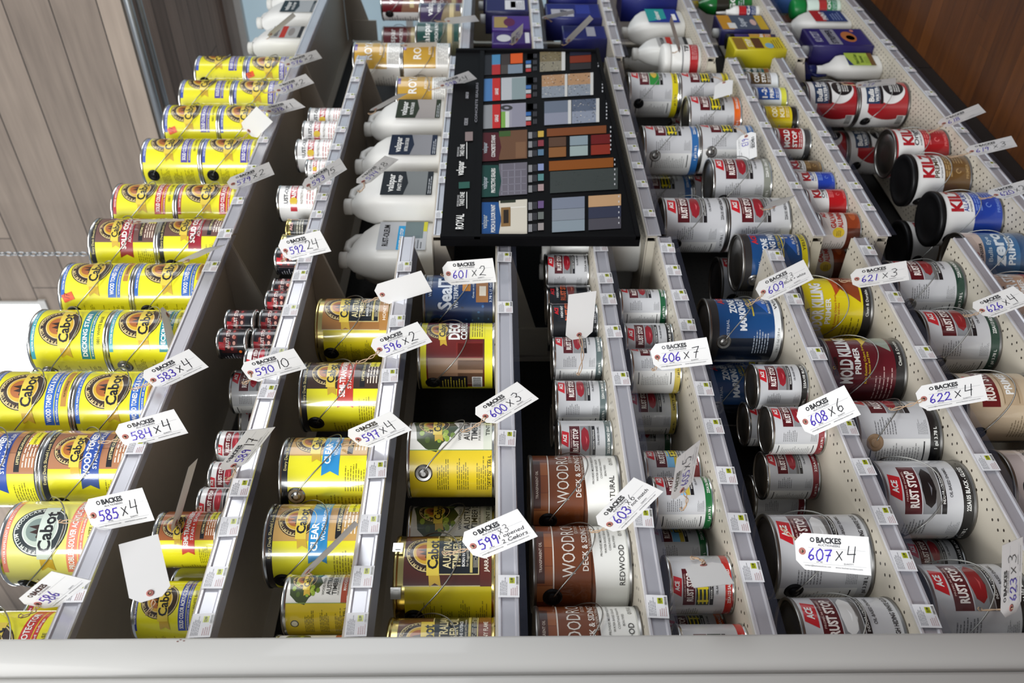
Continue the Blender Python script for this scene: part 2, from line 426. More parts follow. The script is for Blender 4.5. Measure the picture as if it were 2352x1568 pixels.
def woodpanel(c, u0, u1, v0, v1, cols, vert=False, n=5, L=1):
    for k in range(n):
        if vert: c.rect(u0+(u1-u0)*k/n, v0, u0+(u1-u0)*(k+1)/n-.004, v1, cols[k % len(cols)], L)
        else: c.rect(u0, v0+(v1-v0)*k/n, u1, v0+(v1-v0)*(k+1)/n-.004, cols[k % len(cols)], L)
def p_can(woodcols, rib, t1, t2, base=YEL):
    def f(c):
        full(c, base); c.rect(-1.3, .89, 1.3, .955, K, 1); c.text('Every Deck Should Look This Good', -.05, .905, .035, '#d8c98c', w=.8, bold=.4)
        c.rect(-.22, .04, .95, .89, '#2d1b12', 1); woodpanel(c, -.22, .95, .04, .89, woodcols, True, 5, 2)
        emblem(c, .02, .66, .74)
        c.poly([(-.45, .335), (.5, .335), (.5, .525), (-.45, .525), (-.40, .43)], rib, 3)
        c.text(t1, -.32, .435, .075, W, 'l', bold=1.6, w=min(.80, .068*len(t1)), L=4); c.text(t2, -.22, .36, .05, W, 'l', bold=.6, w=.62, L=4)
        c.rect(-.2, .2, .4, .26, K, 3); c.text('LIFETIME GUARANTEE', .08, .212, .034, '#e8d9a0', w=.46, bold=.6)
        c.lines(-.15, .05, .42, .19, '#efe2d0', 4, seed=4); c.rect(.12, .05, .34, .16, YEL, 4); c.text('3000 Natural', .23, .09, .03, K, bold=.5)
        c.lines(-.62, .05, -.28, .28, '#8f8716', 8, seed=9); c.lines(-.95, .06, -.66, .6, '#9c9418', 14, seed=2)
        c.bars(-1.02, .05, -.8, .2)
    return f
def aus_can(woodcols, foot, colname, panel='#14181d'):
    def f(c):
        full(c, '#e3d21c'); c.rect(-.33, .04, .95, .90, '#d8cfa0', 1); woodpanel(c, -.32, .95, .045, .90, woodcols, True, 4, 2)
        c.rect(-1.3, .885, 1.3, .955, goldtin, 1)
        c.rect(-.22, .16, .8, .58, '#d9c98a', 3); c.rect(-.21, .17, .8, .57, panel, 4)
        emblem(c, .02, .67, .82)
        c.text('AUSTRALIAN', -.16, .44, .085, '#e4d6a2', 'l', bold=.8, w=.60); c.text('TIMBER OIL', -.16, .345, .085, '#e4d6a2', 'l', bold=.8, w=.56)
        c.text('BORN IN THE OUTBACK', -.14, .30, .032, W, 'l', bold=.9, w=.46); c.text('for Rugged Beauty and Protection', -.14, .265, .026, '#c9c4b4', 'l', bold=.3, w=.5)
        c.rect(-.2, .225, .8, .25, '#c8b76a', 5); c.lines(-.15, .175, .45, .22, '#cfc8b2', 3, L=5, seed=6)
        c.rect(-.33, .04, .95, .15, foot, 4); c.text(colname, .02, .07, .045, '#f0e6d6', w=.5, bold=.5, L=6)
        for k in range(4): c.lines(-.98+.0*k, .08+.17*k, -.45, .2+.17*k, '#8d8420', 6, seed=k+3)
        c.bars(-1.18, .05, -1.0, .2)
    return f
def map_can(foot, t, footcol='#8aa050'):
    def f(c):
        full(c, '#d9be22'); c.rect(-.42, .04, 1.0, .955, '#e4e2da', 1); c.rect(-.42, .04, -.41, .955, '#8aa050', 2)
        mp = [(-.40, .78), (-.3, .88), (-.12, .90), (.05, .94), (.22, .86), (.36, .80), (.40, .62), (.32, .50), (.14, .44), (.04, .48), (-.10, .42), (-.24, .50), (-.34, .60), (-.44, .66)]
        c.poly(mp, '#39451f', 2); rr = random.Random(5)
        for k in range(30): c.ell(rr.uniform(-.3, .28), rr.uniform(.48, .84), .045, .03, rr.choice(['#6f8a2a', '#8da834', '#4c5f22', '#a9bc4c']), 3, 7)
        emblem(c, -.02, .70, .68)
        c.text('WOOD FINISH', -.30, .385, .038, '#4c4c46', 'l', bold=.3); c.text('AUSTRALIAN', -.30, .29, .075, '#2a2a26', 'l', bold=.6, w=.62); c.text('TIMBER OIL', -.30, .205, .075, '#2a2a26', 'l', bold=.6, w=.58)
        c.text('FOR DECKS, SIDING & FURNITURE', -.30, .168, .026, '#5c5c54', 'l', bold=.2, w=.6)
        c.rect(-.42, .04, 1.0, .135, foot, 2); c.text(t, -.02, .065, .05, '#3c4030' if foot != '#a8482c' else '#f3e9df', w=.5, bold=.4)
        c.ell(-.72, .80, .06, .06, '#3a3a30', 2); c.ell(-.72, .80, .045, .045, '#d8d2b8', 3)
        for k in range(3): c.lines(-.9, .08+.22*k, -.48, .22+.22*k, '#6d651c', 6, seed=k+11)
        c.text('124 Fl Oz   3.66 L', -.66, .05, .04, '#3c3810', bold=.3)
    return f
def deckcorrect(c):
    full(c, YEL); c.rect(-.78, .14, 1., .88, '#6b1d18', 1); c.rect(-.78, .14, .18, .48, '#5a2a1c', 2)
    for k, cc in enumerate(['#8a6a52', '#9d7c62', '#7a2018', '#6a1a14']): c.rect(-.70+.2*k, .16, -.5+.2*k, .86 if k < 2 else .5, cc, 2)
    emblem(c, .12, .72, .62); c.text('DECK', -.06, .46, .15, W, 'l', w=.46, bold=1.8); c.text('CORRECT', -.06, .365, .085, W, 'l', w=.5, bold=1.4)
    c.rect(-.05, .14, 1., .33, YEL, 3); c.lines(-.02, .16, .5, .31, '#6a6010', 5, L=4)
    c.rect(-.80, .36, -.55, .72, K, 4); c.lines(-.79, .38, -.56, .70, '#b9a83a', 9, L=5); c.bars(-.79, .17, -.56, .30, L=4)
def sealtech(c):
    full(c, '#17386a'); c.rect(-1.3, .04, 1.3, .16, '#122c58', 1); rr = random.Random(2)
    for k in range(40): c.ell(rr.uniform(-.9, .4), rr.uniform(.08, .8), rr.uniform(.008, .02), rr.uniform(.008, .02), rr.choice(['#24508c', '#0e2548', '#3a6aa6']), 2, 10)
    c.rect(-.28, .86, .7, .93, '#0e2244', 2); c.text('WATERBASED', -.1, .87, .045, '#b8c4d8', bold=.4)
    c.text('SealTech', -.46, .60, .20, '#dfe6ee', 'l', w=.95, bold=1.4); c.text('WATERPROOFING SEALER', -.44, .51, .065, '#e8edf2', 'l', w=.95, bold=.8)
    c.rect(-.1, .36, .8, .50, '#0c0f14', 3); c.lines(-.05, .38, .4, .49, '#c0a060', 4, L=4); c.poly([(-.2, .34), (.05, .34), (.05, .45), (-.2, .45)], '#c98a3a', 5)
    c.text('Goes on milky white - dries clear', -.0, .29, .03, '#cfd8e2', w=.7, bold=.3)
    c.rect(-.36, .10, -.02, .265, '#9a6a3c', 3); c.rect(-.27, .13, -.12, .22, '#d8d0c0', 4); c.rect(0.02, .10, .36, .265, '#7f8a84', 3); c.rect(.06, .11, .3, .19, '#3c6a4c', 4)
    c.text('3.78 L (1 Gal) 128 fl oz', -.1, .052, .035, '#d0d8e4', w=.6, bold=.4)
def woodroyal(name):
    def f(c):
        full(c, '#efefe9'); c.rect(-1.3, .40, 1.3, .955, '#713a19', 1)
        c.poly([(-1.3, .36), (-.6, .37), (-.2, .40), (.5, .40), (.5, .42), (-1.3, .42)], '#713a19', 1)
        for k in range(14): c.rect(-1.3+.19*k, .80, -1.3+.19*(k+1)-.006, .955, ['#8a4a24', '#9b5a2e', '#7a3c1c', '#a4683a', '#8f5026'][k % 5], 2)
        c.rect(-1.3, .785, 1.3, .797, '#e6ddd2', 3); c.rect(-.52, .88, .05, .955, '#4d2411', 4); c.text('TRANSPARENT OIL', -.26, .905, .03, '#e8d8c8', w=.36, bold=.3)
        c.text('WOODROYAL', -.46, .575, .145, '#ded6cc', 'l', w=1.0, bold=.0)
        c.text('EXTERIOR', .02, .53, .035, '#d6c8bb', 'l', bold=.1, w=.25); c.text('DECK & SIDING TOP COAT', -.40, .445, .062, '#e9e0d6', 'l', w=1.1, bold=.7)
        c.text('WATERPROOFING PROTECTOR', -.22, .405, .03, '#cbb9a9', 'l', w=.62, bold=.2)
        for k in range(4): c.text(['PROVIDES MILDEW RESISTANT', 'WATER BASED SEALER', 'CONTAINS PARAFFIN', 'BEAUTIFIES'][k], -.26+.03*k, .30-.045*k, .024, '#55534e', 'l', bold=.1)
        c.text(name, -.34, .085, .06, '#3a3834', 'c', bold=.3); c.text('01910', .05, .085, .045, '#6a6862', bold=.1)
        c.rect(-1.3, .04, 1.3, .055, '#cfcfc8', 1)
    return f
def rail(c, u0, u1, v0, v1, L=3):
    c.rect(u0, v0, u1, v1, '#2e3a30', L)
    for k in range(3): c.poly([(u0+.02, v0+.02+.06*k), (u1-.02, v0+.035+.06*k), (u1-.02, v0+.055+.06*k), (u0+.02, v0+.04+.06*k)], '#e6d21a', L+1)
    for q in (.1, .45, .8): c.rect(u0+(u1-u0)*q, v0+.01, u0+(u1-u0)*q+.035, v1-.02, '#ead824', L+1)
def blob(c, u0, u1, v0, v1, col, hi, L=3):
    c.rect(u0, v0, u1, v1, '#8b8d90', L); c.rect(u0, v0, u1, v0+(v1-v0)*.25, '#6a6866', L+1)
    du, dv = u1-u0, v1-v0
    c.poly([(u0+.12*du, v0+.55*dv), (u0+.2*du, v0+.85*dv), (u0+.45*du, v0+.96*dv), (u0+.8*du, v0+.9*dv), (u0+.95*du, v0+.62*dv), (u0+.8*du, v0+.3*dv), (u0+.45*du, v0+.18*dv), (u0+.22*du, v0+.3*dv)], col, L+1)
    c.poly([(u0+.35*du, v0+.5*dv), (u0+.5*du, v0+.4*dv), (u0+.62*du, v0+.55*dv), (u0+.5*du, v0+.5*dv)], hi, L+2)
def ace(band, bt, pic='car', btc=W, base='#cbccce', side=True, logo='#c9202c', dark='#56101a'):
    def f(c):
        full(c, base); c.rect(-.31, .335, .25, .80, '#cfd0d2', 1)
        c.poly([(-.17, .815), (.10, .80), (.14, .925), (-.10, .94)], logo, 2); c.text('ACE', -.01, .845, .07, W, bold=1.8, w=.17, shear=.15)
        c.rect(-.31, .605, .25, .79, dark, 2); c.text('RUST STOP', -.03, .64, .10, '#f0e6e0', bold=1.8, w=.49); c.text('PREMIUM ENAMEL', .0, .75, .022, '#d8b8b0', w=.4, bold=.2)
        if pic == 'car': blob(c, -.31, .25, .40, .595, '#96202c', '#d86a70')
        elif pic == 'red': blob(c, -.31, .25, .40, .595, '#8a1a20', '#b84a4a')
        elif pic == 'black': blob(c, -.31, .25, .40, .595, '#141416', '#6a6a70')
        elif pic == 'white': blob(c, -.31, .25, .40, .595, '#e6e6e4', '#ffffff')
        elif pic == 'rail': rail(c, -.31, .25, .40, .595)
        elif pic == 'farm': c.rect(-.31, .40, .25, .595, '#7ab8e0', 3); c.rect(-.31, .40, .25, .47, '#c8b040', 4); rail(c, -.1, .2, .42, .54, 4)
        elif pic == 'green': c.rect(-.31, .40, .25, .595, '#2f8a3c', 3); c.ell(.0, .5, .14, .06, '#d8b83a', 4)
        c.rect(-.31, .335, .25, .39, K, 3); c.text('INDOOR / OUTDOOR', -.02, .35, .03, W, w=.42, bold=.7, L=6)
        c.text('OIL-BASED ENAMEL', .05, .265, .035, '#3c3c40', w=.42, bold=.6)
        c.lines(-.58, .54, -.36, .80, '#77777a', 8, seed=3); c.lines(-.58, .18, -.40, .30, '#8a8a8c', 7, seed=8)
        if band: c.rect(-1.3, .04, 1.3, .155, band, 1); c.text(bt, -.02, .075, .05, btc, w=.6, bold=.9); c.text('1 gal 3.78 L', -.62, .075, .042, btc, w=.3, bold=.6)
        else: c.text(bt, .0, .075, .05, K, w=.62, bold=.9); c.text('1 gal 3.78 L', -.62, .075, .042, K, w=.3, bold=.6)
        if side:
            c.rect(-1.3, .16, -.63, .955, '#e9e9e6', 1); c.lines(-.92, .28, -.67, .80, '#9a9a98', 16, seed=5); c.rect(-.9, .22, -.66, .235, K, 3); c.rect(-.9, .84, -.66, .855, K, 3)
    return f
def zone(band, bt, btc=K, ped=True):
    def f(c):
        full(c, '#12467c'); c.rect(-1.3, .04, -.62, .955, '#0c1626', 1); c.rect(-1.3, .86, 1.3, .955, darkplastic, 2)
        c.text('ACE', -.0, .76, .085, '#c82430', bold=2, w=.26, shear=.15); c.text('INDUSTRIAL', -.55, .73, .04, '#c8d0dc', w=.42, bold=.3)
        c.text('ZONE', -.28, .615, .095, '#e8ecf0', 'l', bold=1.8, w=.34); c.text('MARKING PAINT', -.52, .50, .095, '#e8ecf0', 'l', bold=1.8, w=.92)
        c.text('LATEX FORMULA', -.2, .425, .045, '#d8c44a', 'l', bold=.6, w=.45); c.rect(-.32, .385, .6, .405, '#c8b43a', 3)
        c.poly([(-.28, .20), (.42, .20), (.42, .385), (.0, .385)], '#2a62b4', 2); c.ring(.14, .275, .075, .098, W, 4, 26, -PI*.9, PI*.6); c.ell(.04, .365, .022, .022, W, 4); c.rect(.03, .29, .06, .36, W, 4)
        c.text('FLAT', -.1, .205, .045, W, 'l', bold=.8, w=.2); c.text('INTERIOR / EXTERIOR', -.28, .165, .03, W, 'l', bold=.4, w=.45)
        c.lines(-.85, .2, -.5, .42, '#aab4c2', 6, seed=4)
        c.rect(-1.3, .04, 1.3, .125, band, 3); c.text(bt, .0, .062, .045, btc, w=.5, bold=.7); c.text('3.78 L (1 Gal) 128 fl oz', -.66, .062, .032, btc, w=.4, bold=.3)
        c.rect(-1.3, .13, -1.02, .86, '#e6e8ea', 2)
    return f
def aceblack(c):
    full(c, '#0f1218'); c.rect(-.3, .30, .4, .84, '#171b22', 1)
    c.text('ACE', -.05, .83, .08, '#d8222c', bold=2, w=.22, shear=.15); c.text('HIGH HEAT', -.05, .735, .05, W, bold=1, w=.36)
    c.text('RUST STOP', .0, .58, .12, '#d8643a', bold=1.8, w=.62); blob(c, -.3, .4, .34, .55, '#7c3a3a', '#d08a6a'); c.ell(-.2, .42, .03, .03, '#d86a2a', 6)
    c.rect(-1.3, .04, 1.3, .13, '#0a0c10', 1); c.text('HI-HEAT BLACK', -.1, .06, .045, '#d0d0d4', w=.5, bold=.6); c.lines(-.75, .25, -.4, .7, '#8a8e96', 9)
    c.rect(-1.3, .15, -.95, .25, '#d8d8d8', 2)
def killing(base, dark, word, edge, pict):
    def f(c):
        full(c, base); c.rect(-1.3, .04, 1.3, .15, K, 1); c.text('Clean & Durable', .0, .075, .042, '#d8d8d0', w=.45, bold=.5)
        c.text(word, -.42, .70, .17, '#cfd0d2', 'l', bold=1.8, w=.86); c.text(word, -.415, .705, .165, '#f1f1ee', 'l', bold=.9, w=.84, L=6)
        c.text('PRIMER', -.30, .595, .08, '#f1f1ee', 'l', bold=1.2, w=.42)
        c.text('Kills Existing Odors from', -.42, .52, .032, edge, 'l', bold=.6, w=.62); c.text('Tobacco and Fire', -.35, .475, .032, edge, 'l', bold=.6, w=.4)
        c.poly([(.1, .52), (.55, .18), (.55, .56)], edge, 3); c.poly([(.0, .18), (.6, .18), (.6, .46), (.22, .46)], pict, 3); c.ring(-.22, .93, .012, .02, edge, 3)
        for k in range(5): c.lines(-.66, .19+.05*k, -.2, .225+.05*k, dark, 1, seed=k)
        c.text('ZINSSER', -.2, .885, .05, K, bold=1.2, w=.3)
        c.lines(-1.05, .2, -.72, .8, dark, 12, seed=2)
    return f
def primer(c):
    full(c, '#c9b598'); c.rect(-1.3, .04, 1.3, .15, '#1a1a1c', 1); c.rect(-.32, .58, .5, .80, '#6a1a1c', 2); c.text('RUST STOP', .02, .63, .12, '#e8dcd2', w=.62, bold=1.8)
    c.rect(-.3, .30, .5, .54, '#bda688', 2); c.text('PRIMER', .05, .40, .10, W, w=.5, bold=1.4); c.rect(-.28, .52, .48, .53, '#8a7658', 3); c.rect(-.28, .34, .48, .35, '#8a7658', 3)
    c.poly([(-.17, .825), (.10, .81), (.14, .925), (-.10, .94)], '#c9202c', 2); c.text('ACE', -.01, .85, .065, W, bold=1.8, w=.16)
    c.lines(-.74, .2, -.42, .45, '#8d7c62', 7); c.rect(-1.3, .16, -.85, .9, '#2c2c2c', 1); c.lines(-1.2, .25, -.9, .8, '#9a948a', 12)
def concrete(c):
    full(c, '#d8ccc8'); c.rect(-1.3, .8, 1.3, .955, '#b9aca8', 1); c.text('RUST-OLEUM', -.25, .68, .075, '#26262a', w=.6, bold=1.0); c.text('CONCRETE & GARAGE', -.2, .60, .035, '#4a4a50', w=.55, bold=.3)
    c.text('PROFESSIONAL', -.15, .48, .09, '#2c3a5c', w=.8, bold=1.3); c.rect(-.35, .06, .6, .36, '#8c8a90', 2); c.lines(-.8, .1, -.45, .8, '#7c7674', 12)
def kilz(col, sub, subc, lighten):
    def f(c):
        full(c, '#e9e9e6'); c.rect(-1.3, .04, 1.3, .475, col, 1); c.rect(-1.3, .93, 1.3, .955, col, 1)
        c.text('KILZ', -.22, .66, .20, '#a81c26', 'l', bold=2.2, w=.66); c.text(sub, -.22, .565, .085, subc, 'l', bold=1.0, w=.62); c.text('INTERIOR / EXTERIOR', -.22, .505, .035, '#46464a', 'l', bold=.3, w=.5)
        c.lines(-.2, .34, .4, .46, lighten, 3, L=3, k=.6); c.ring(-.1, .24, .03, .045, lighten, 3, 20, 0, PI*1.5); c.lines(.05, .14, .42, .32, lighten, 4, L=3)
        c.text('PRIMER', -.1, .07, .05, lighten, w=.3, bold=.6); c.lines(-.95, .1, -.55, .42, lighten, 8)
    return f
def bullseye(c):
    full(c, '#e8e8e6'); c.ring(.0, .40, .30, .62, '#a51e26', 1, 40); c.rect(-1.3, .82, 1.3, .955, '#e8e8e6', 2)
    c.rect(-.30, .60, .5, .86, '#1e3a5c', 3); c.text('Bulls Eye', -.26, .72, .11, W, 'l', w=.6, bold=1.6); c.text('WATER-BASE', -.26, .62, .075, W, 'l', w=.6, bold=1.4)
    c.rect(-.30, .535, .5, .595, K, 3); c.ell(.06, .32, .20, .20, K, 3); c.text('INTERIOR', .06, .35, .055, W, w=.28, bold=1.2); c.lines(-.06, .2, .2, .33, '#d8d8d4', 3, L=5, k=.5)
    c.rect(-1.3, .04, 1.3, .055, K, 2); c.rect(-1.3, .06, -.78, .8, '#dcdcdc', 2); c.lines(-1.2, .1, -.85, .75, '#8a8a8a', 14); c.bars(-.76, .08, -.52, .22, L=4)
def zero(c):
    full(c, '#3f6f9c'); c.rect(-1.3, .73, 1.3, .955, '#d9c4b6', 1); c.ring(-.25, .86, .03, .045, '#b04a3a', 3); c.ring(-.25, .86, .0, .018, '#b04a3a', 3)
    c.text('ZINSSER', -.2, .76, .05, K, w=.34, bold=1.2); c.text('Bulls Eye', -.35, .62, .07, '#cfe0ea', 'l', w=.5, bold=.6); c.text('zero', -.42, .43, .20, '#e4eef4', 'l', w=.72, bold=1.6); c.text('PRIMER', -.40, .28, .11, '#e4eef4', 'l', w=.6, bold=1.4)
    c.rect(-1.3, .04, 1.3, .2, '#2c5078', 1)
def galv(c):
    full(c, '#cfc6c0'); c.rect(-1.3, .04, 1.3, .36, '#5c2616', 1); c.rect(-.3, .05, .6, .35, '#8a3a1c', 2); c.ell(.1, .2, .2, .08, '#b0562a', 3)
    c.text('ACE', .1, .82, .1, '#c03030', w=.3, bold=1.8); c.text('GALVANIZED', -.3, .62, .13, '#b03428', 'l', w=.9, bold=1.8); c.text('ALUMINUM', -.3, .46, .12, '#b03428', 'l', w=.75, bold=1.8); c.ell(-.4, .56, .12, .14, '#d8b82a', 4); c.lines(-.48, .5, -.32, .62, K, 3, L=5)
    c.lines(-.95, .4, -.6, .9, '#8a847e', 9)
def smallprimer(base, panel, t1, t2, foot=None, tc=W):
    def f(c):
        full(c, base); c.rect(-.35, .26, .6, .88, panel, 1); c.text(t1, -.30, .62, .16, tc, 'l', w=.62, bold=1.8); c.text(t2, -.30, .42, .13, tc, 'l', w=.56, bold=1.4); c.lines(-.3, .28, .3, .38, tc, 2, L=4)
        if foot: c.rect(-1.3, .04, 1.3, .2, foot, 1)
        c.lines(-1.0, .12, -.5, .85, '#9aa0a6', 9); c.bars(-.95, .12, -.7, .35, L=4)
    return f
def royal(c):
    full(c, '#e4e2dc'); c.rect(-.38, .30, 1.0, .955, '#c49a34', 1); c.text('ROYAL', -.20, .60, .17, W, 'l', w=.72, bold=.8); c.rect(.0, .9, .2, .955, '#5c3a8c', 2); c.text('EXTERIOR', -.1, .40, .05, W, 'l', w=.4, bold=.3)
    c.text('PORCH & FLOOR', -.15, .34, .03, W, 'l', w=.5, bold=.3); c.lines(-.3, .06, .4, .27, '#8c8a84', 6); c.lines(-1.0, .1, -.5, .85, '#b4b2ac', 14)
def valspar(col, t, pic):
    def f(c):
        full(c, '#e4e4e2'); c.poly([(-.62, .955), (-.62, .52), (-.12, .40), (.6, .40), (.6, .955)], col, 1); c.rect(-.62, .04, .7, .40, pic, 1); c.poly([(-.62, .52), (-.12, .40), (-.62, .40)], pic, 2)
        c.text('valspar', -.42, .68, .15, W, 'l', w=.7, bold=.6); c.text(t, -.32, .50, .08, W, 'l', w=.62, bold=1); c.lines(-1.15, .1, -.7, .85, '#8a8e92', 12); c.rect(-.3, .06, .5, .16, col, 2)
        c.rect(-.5, .2, .3, .3, '#c9b88a', 3)
    return f
def hp_black(c):
    full(c, '#14141a'); c.rect(-.55, .30, .5, .80, '#3a1418', 1); rr = random.Random(4)
    c.poly([(-.45, .70), (-.2, .68), (-.16, .92), (-.40, .93)], '#c9202c', 2)
    for k in range(12): c.ell(rr.uniform(-.4, .4), rr.uniform(.36, .72), .07, .05, rr.choice(['#c05a4a', '#d88a78', '#a83a3a', '#e0a898']), 2, 8)
    c.text('RUST STOP', .0, .56, .12, '#f0dcd6', w=.8, bold=1.2); c.rect(-1.3, .06, 1.3, .2, '#0c0c10', 1); c.ell(-.5, .2, .05, .05, '#d86a2a', 3); c.lines(-1.1, .25, -.6, .8, '#9a9aa0', 6)
def hp_ace(c):
    full(c, '#e6e6e4'); c.poly([(-.42, .78), (-.12, .77), (-.07, .93), (-.35, .94)], '#c9202c', 2); c.text('ACE', -.25, .815, .09, W, w=.2, bold=1.4)
    c.rect(-.42, .53, .42, .74, '#6a121c', 2); c.text('RUST STOP', 0, .58, .11, '#f0e6e0', w=.7, bold=1.5); blob(c, -.42, .42, .28, .51, '#a02430', '#d86a70'); c.rect(-.42, .2, .42, .26, K, 3)
    c.lines(-1.2, .2, -.75, .75, '#8a8c90', 8); c.rect(-1.3, .05, 1.3, .1, '#c9c9c6', 1)
def rusto(c):
    full(c, '#ecebe8'); c.text('RUST-OLEUM', .0, .72, .10, '#2c2c30', w=.9, bold=1)
    c.rect(-.5, .50, .6, .66, '#b8303a', 2); c.text('PAINTER', .02, .53, .11, W, w=.7, bold=1.5); c.ell(-.25, .58, .09, .09, '#d8b83a', 6); c.text('PROTECTIVE ENAMEL', .0, .36, .06, '#7a6a5a', w=.8, bold=.4)
    c.lines(-1.2, .15, -.7, .85, '#a4a4a4', 7); c.lines(-.4, .1, .5, .3, '#c88a8a', 3)
def goldsm(c):
    full(c, '#2a2a2c'); c.text('ACE', -.1, .72, .12, '#d8a8a0', w=.4, bold=1.5); c.rect(-.5, .3, .5, .66, '#54544c', 1); c.lines(-.4, .3, .4, .6, '#c8c4b0', 3); c.ell(-.55, .4, .12, .12, '#b8b8b4', 3); c.rect(-1.3, .8, 1.3, .955, goldtin, 1)
def redyel(c): 
    y_can('#a8202c', 'DECK STAIN', 'transparent oil stain')(c)
# ------------------------------------------------------------------ the building
BAY = [(.60, 2.014), (2.014, 3.234), (3.234, 4.454)]
def at_x(x, y, X):
    d = ray(x, y); return EYEP + d*(X/d.x)
def at_z(x, y, Z):
    d = ray(x, y); return EYEP + d*((Z-EYE)/d.z)
wood('floor_boards', '#371c0b', '#693b14', (0, 1), .085, .45, 1.0, 1.9, .0012, 3.0)
wood('grey_planks', '#75695f', '#aa9a8b', (2, 1), .20, .75, .8, 5.2, .006, 1.0)
wood('brown_planks', '#6a564a', '#a58c7c', (0, 1), .16, .8, .8, 3.0, .006, 5.0)
wood('far_planks', '#7a7068', '#b0a8a0', (2, 1), .16, .8, .8, 3.0, .005, 9.0)
m = MB(); m.box(-3.5, -5, -.05, 9, 3.0, 0); struct(m.build('floor', MATS['floor_boards']))
XW, ZS, XF = 3.78, EYE+1.6, 5.24
wl = at_x(92, 697, XW); w2 = at_x(60, 1120, XW)
wy0, wy1, wz0 = wl.y, w2.y, wl.z; wz1 = wz0+1.5
m = MB()
m.box(XW, -1.0, ZS, XW+.12, wy0, 6.4); m.box(XW, wy1, ZS, XW+.12, 8.5, 6.4); m.box(XW, wy0, ZS, XW+.12, wy1, wz0); m.box(XW, wy0, wz1, XW+.12, wy1, 6.4)
struct(m.build('wall_upper', MATS['grey_planks']))
m = MB(); m.box(XW+.12, -1.0, ZS+.02, XF+.1, 8.5, ZS+.10); struct(m.build('ceiling', MATS['brown_planks']))
sky = mat('window_daylight', (0.93, .97, 1.0), .5, emit=3.2, noise=0)
skyd = mat('window_bluish', (0.35, .46, .52), .3, emit=.55, noise=0)
frame_m = mat('window_frame_paint', '#c9c7c2', .5)
m = MB(); m.box(XW+.06, wy0, wz0, XW+.07, wy1, wz1); win = struct(m.build('window_1', sky))
m = MB(); m.box(XW-.015, wy0-.03, wz0-.04, XW+.05, wy1+.03, wz0+.0); m.box(XW-.01, wy0-.02, wz0, XW+.05, wy0+.0, wz1); m.box(XW+.02, wy0+.52, wz0, XW+.05, wy0+.545, wz1)
m.build('window_frame', frame_m, win)
m = MB(); zt = at_x(528, 0, XF).z
m.box(XF, -1, zt-.02, XF+.08, 8.5, ZS+.02); m.box(XF, 3.0, 0, XF+.08, 8.5, zt-.02); m.box(XF, -1, 0, XF+.08, 3.0, 1.2)
struct(m.build('wall_far', MATS['far_planks']))
m = MB(); m.box(XF+.04, -1, 1.2, XF+.05, 3.0, zt-.02); win = struct(m.build('window_2', skyd))
m = MB()
for k in range(6): m.box(XF+.0, -.9+.62*k, 1.2, XF+.04, -.86+.62*k, zt-.02)
m.box(XF-.01, -1, zt-.06, XF+.04, 3.0, zt-.02); m.box(XF, -1, 2.2, XF+.04, 3.0, 2.24)
m.build('window_frame', frame_m, win)
galv_m = mat('galvanised_pipe', '#a9adaf', .35, .9)
for k, (pa, pb) in enumerate((((287, 0), (373, 250)), ((318, 0), (390, 245)))):
    a = at_z(*pa, ZS-.05); b = at_z(*pb, ZS-.05); d = (b-a)
    X0 = (a.x+b.x)/2+.03
    m = MB(); m.tube([(X0, -1, ZS-.03), (X0, 2, ZS-.03), (X0, 8.4, ZS-.03)], .014+.004*(k == 0), 10)
    o = m.build('conduit_pipe', galv_m)
    tag(o, ['grey conduit pipe under the dark ceiling, nearer the plank wall', 'grey conduit pipe under the dark ceiling, farther from the plank wall'][k], 'pipe', 'conduits under the ceiling')
    mm = MB(); mm.box(X0-.02, 2.6, ZS-.045, X0+.02, 2.63, ZS+.02); mm.build('pipe_clamp', galv_m, o)
# hanging chain
ca = at(192, 583, 2.15); m = MB(); z = ca.z
k = 0
while z < 5.2:
    if k % 2: pts = [(ca.x+.009*math.cos(t), 2.15, z+.017*math.sin(t)) for t in [2*PI*i/10 for i in range(10)]]
    else: pts = [(ca.x, 2.15+.009*math.cos(t), z+.017*math.sin(t)) for t in [2*PI*i/10 for i in range(10)]]
    m.tube(pts, .0028, 5, closed=True); z += .026; k += 1
tag(m.build('chain', galv_m), 'thin steel chain hanging straight down before the grey plank wall', 'chain')

# ------------------------------------------------------------------ shelving
cream = pegged('cream_shelf_steel', '#c6beae', '#3a3128', (0, 1), .0254, .0031, .42, (1, D+.009, D+.041), True, .016)
cream_full = pegged('cream_perforated_steel', '#c6beae', '#3a3128', (0, 1), .0254, .0031, .42, (1, D+.009, D+.40), True, .016)
creamp = mat('cream_steel', '#cbc4b4', .42)
shaded_cream = mat('shaded_cream_steel', '#b9b0a2', .45)  # darker copy of the cream steel: shade under upper shelves put into its colour
peg = pegged('dark_pegboard', '#1c1917', '#040404', (0, 2), .0254, .0035, .7)
plast = mat('price_channel_plastic', '#e2e1e6', .26, .45, coat=.6, noise=.02, scale=8)
def clear_plastic(name, fac):
    m_ = bpy.data.materials.new(name); m_.use_nodes = True; N = m_.node_tree.nodes; L = m_.node_tree.links
    b = N['Principled BSDF']; b.inputs['Base Color'].default_value = (.10, .11, .16, 1); b.inputs['Roughness'].default_value = .1
    tr = N.new('ShaderNodeBsdfTransparent'); mx = N.new('ShaderNodeMixShader'); mx.inputs[0].default_value = fac
    L.new(tr.outputs[0], mx.inputs[1]); L.new(b.outputs[0], mx.inputs[2]); L.new(mx.outputs[0], N['Material Output'].inputs[0]); return m_
clearp = clear_plastic('clear_label_cover', .10)
SH = {}
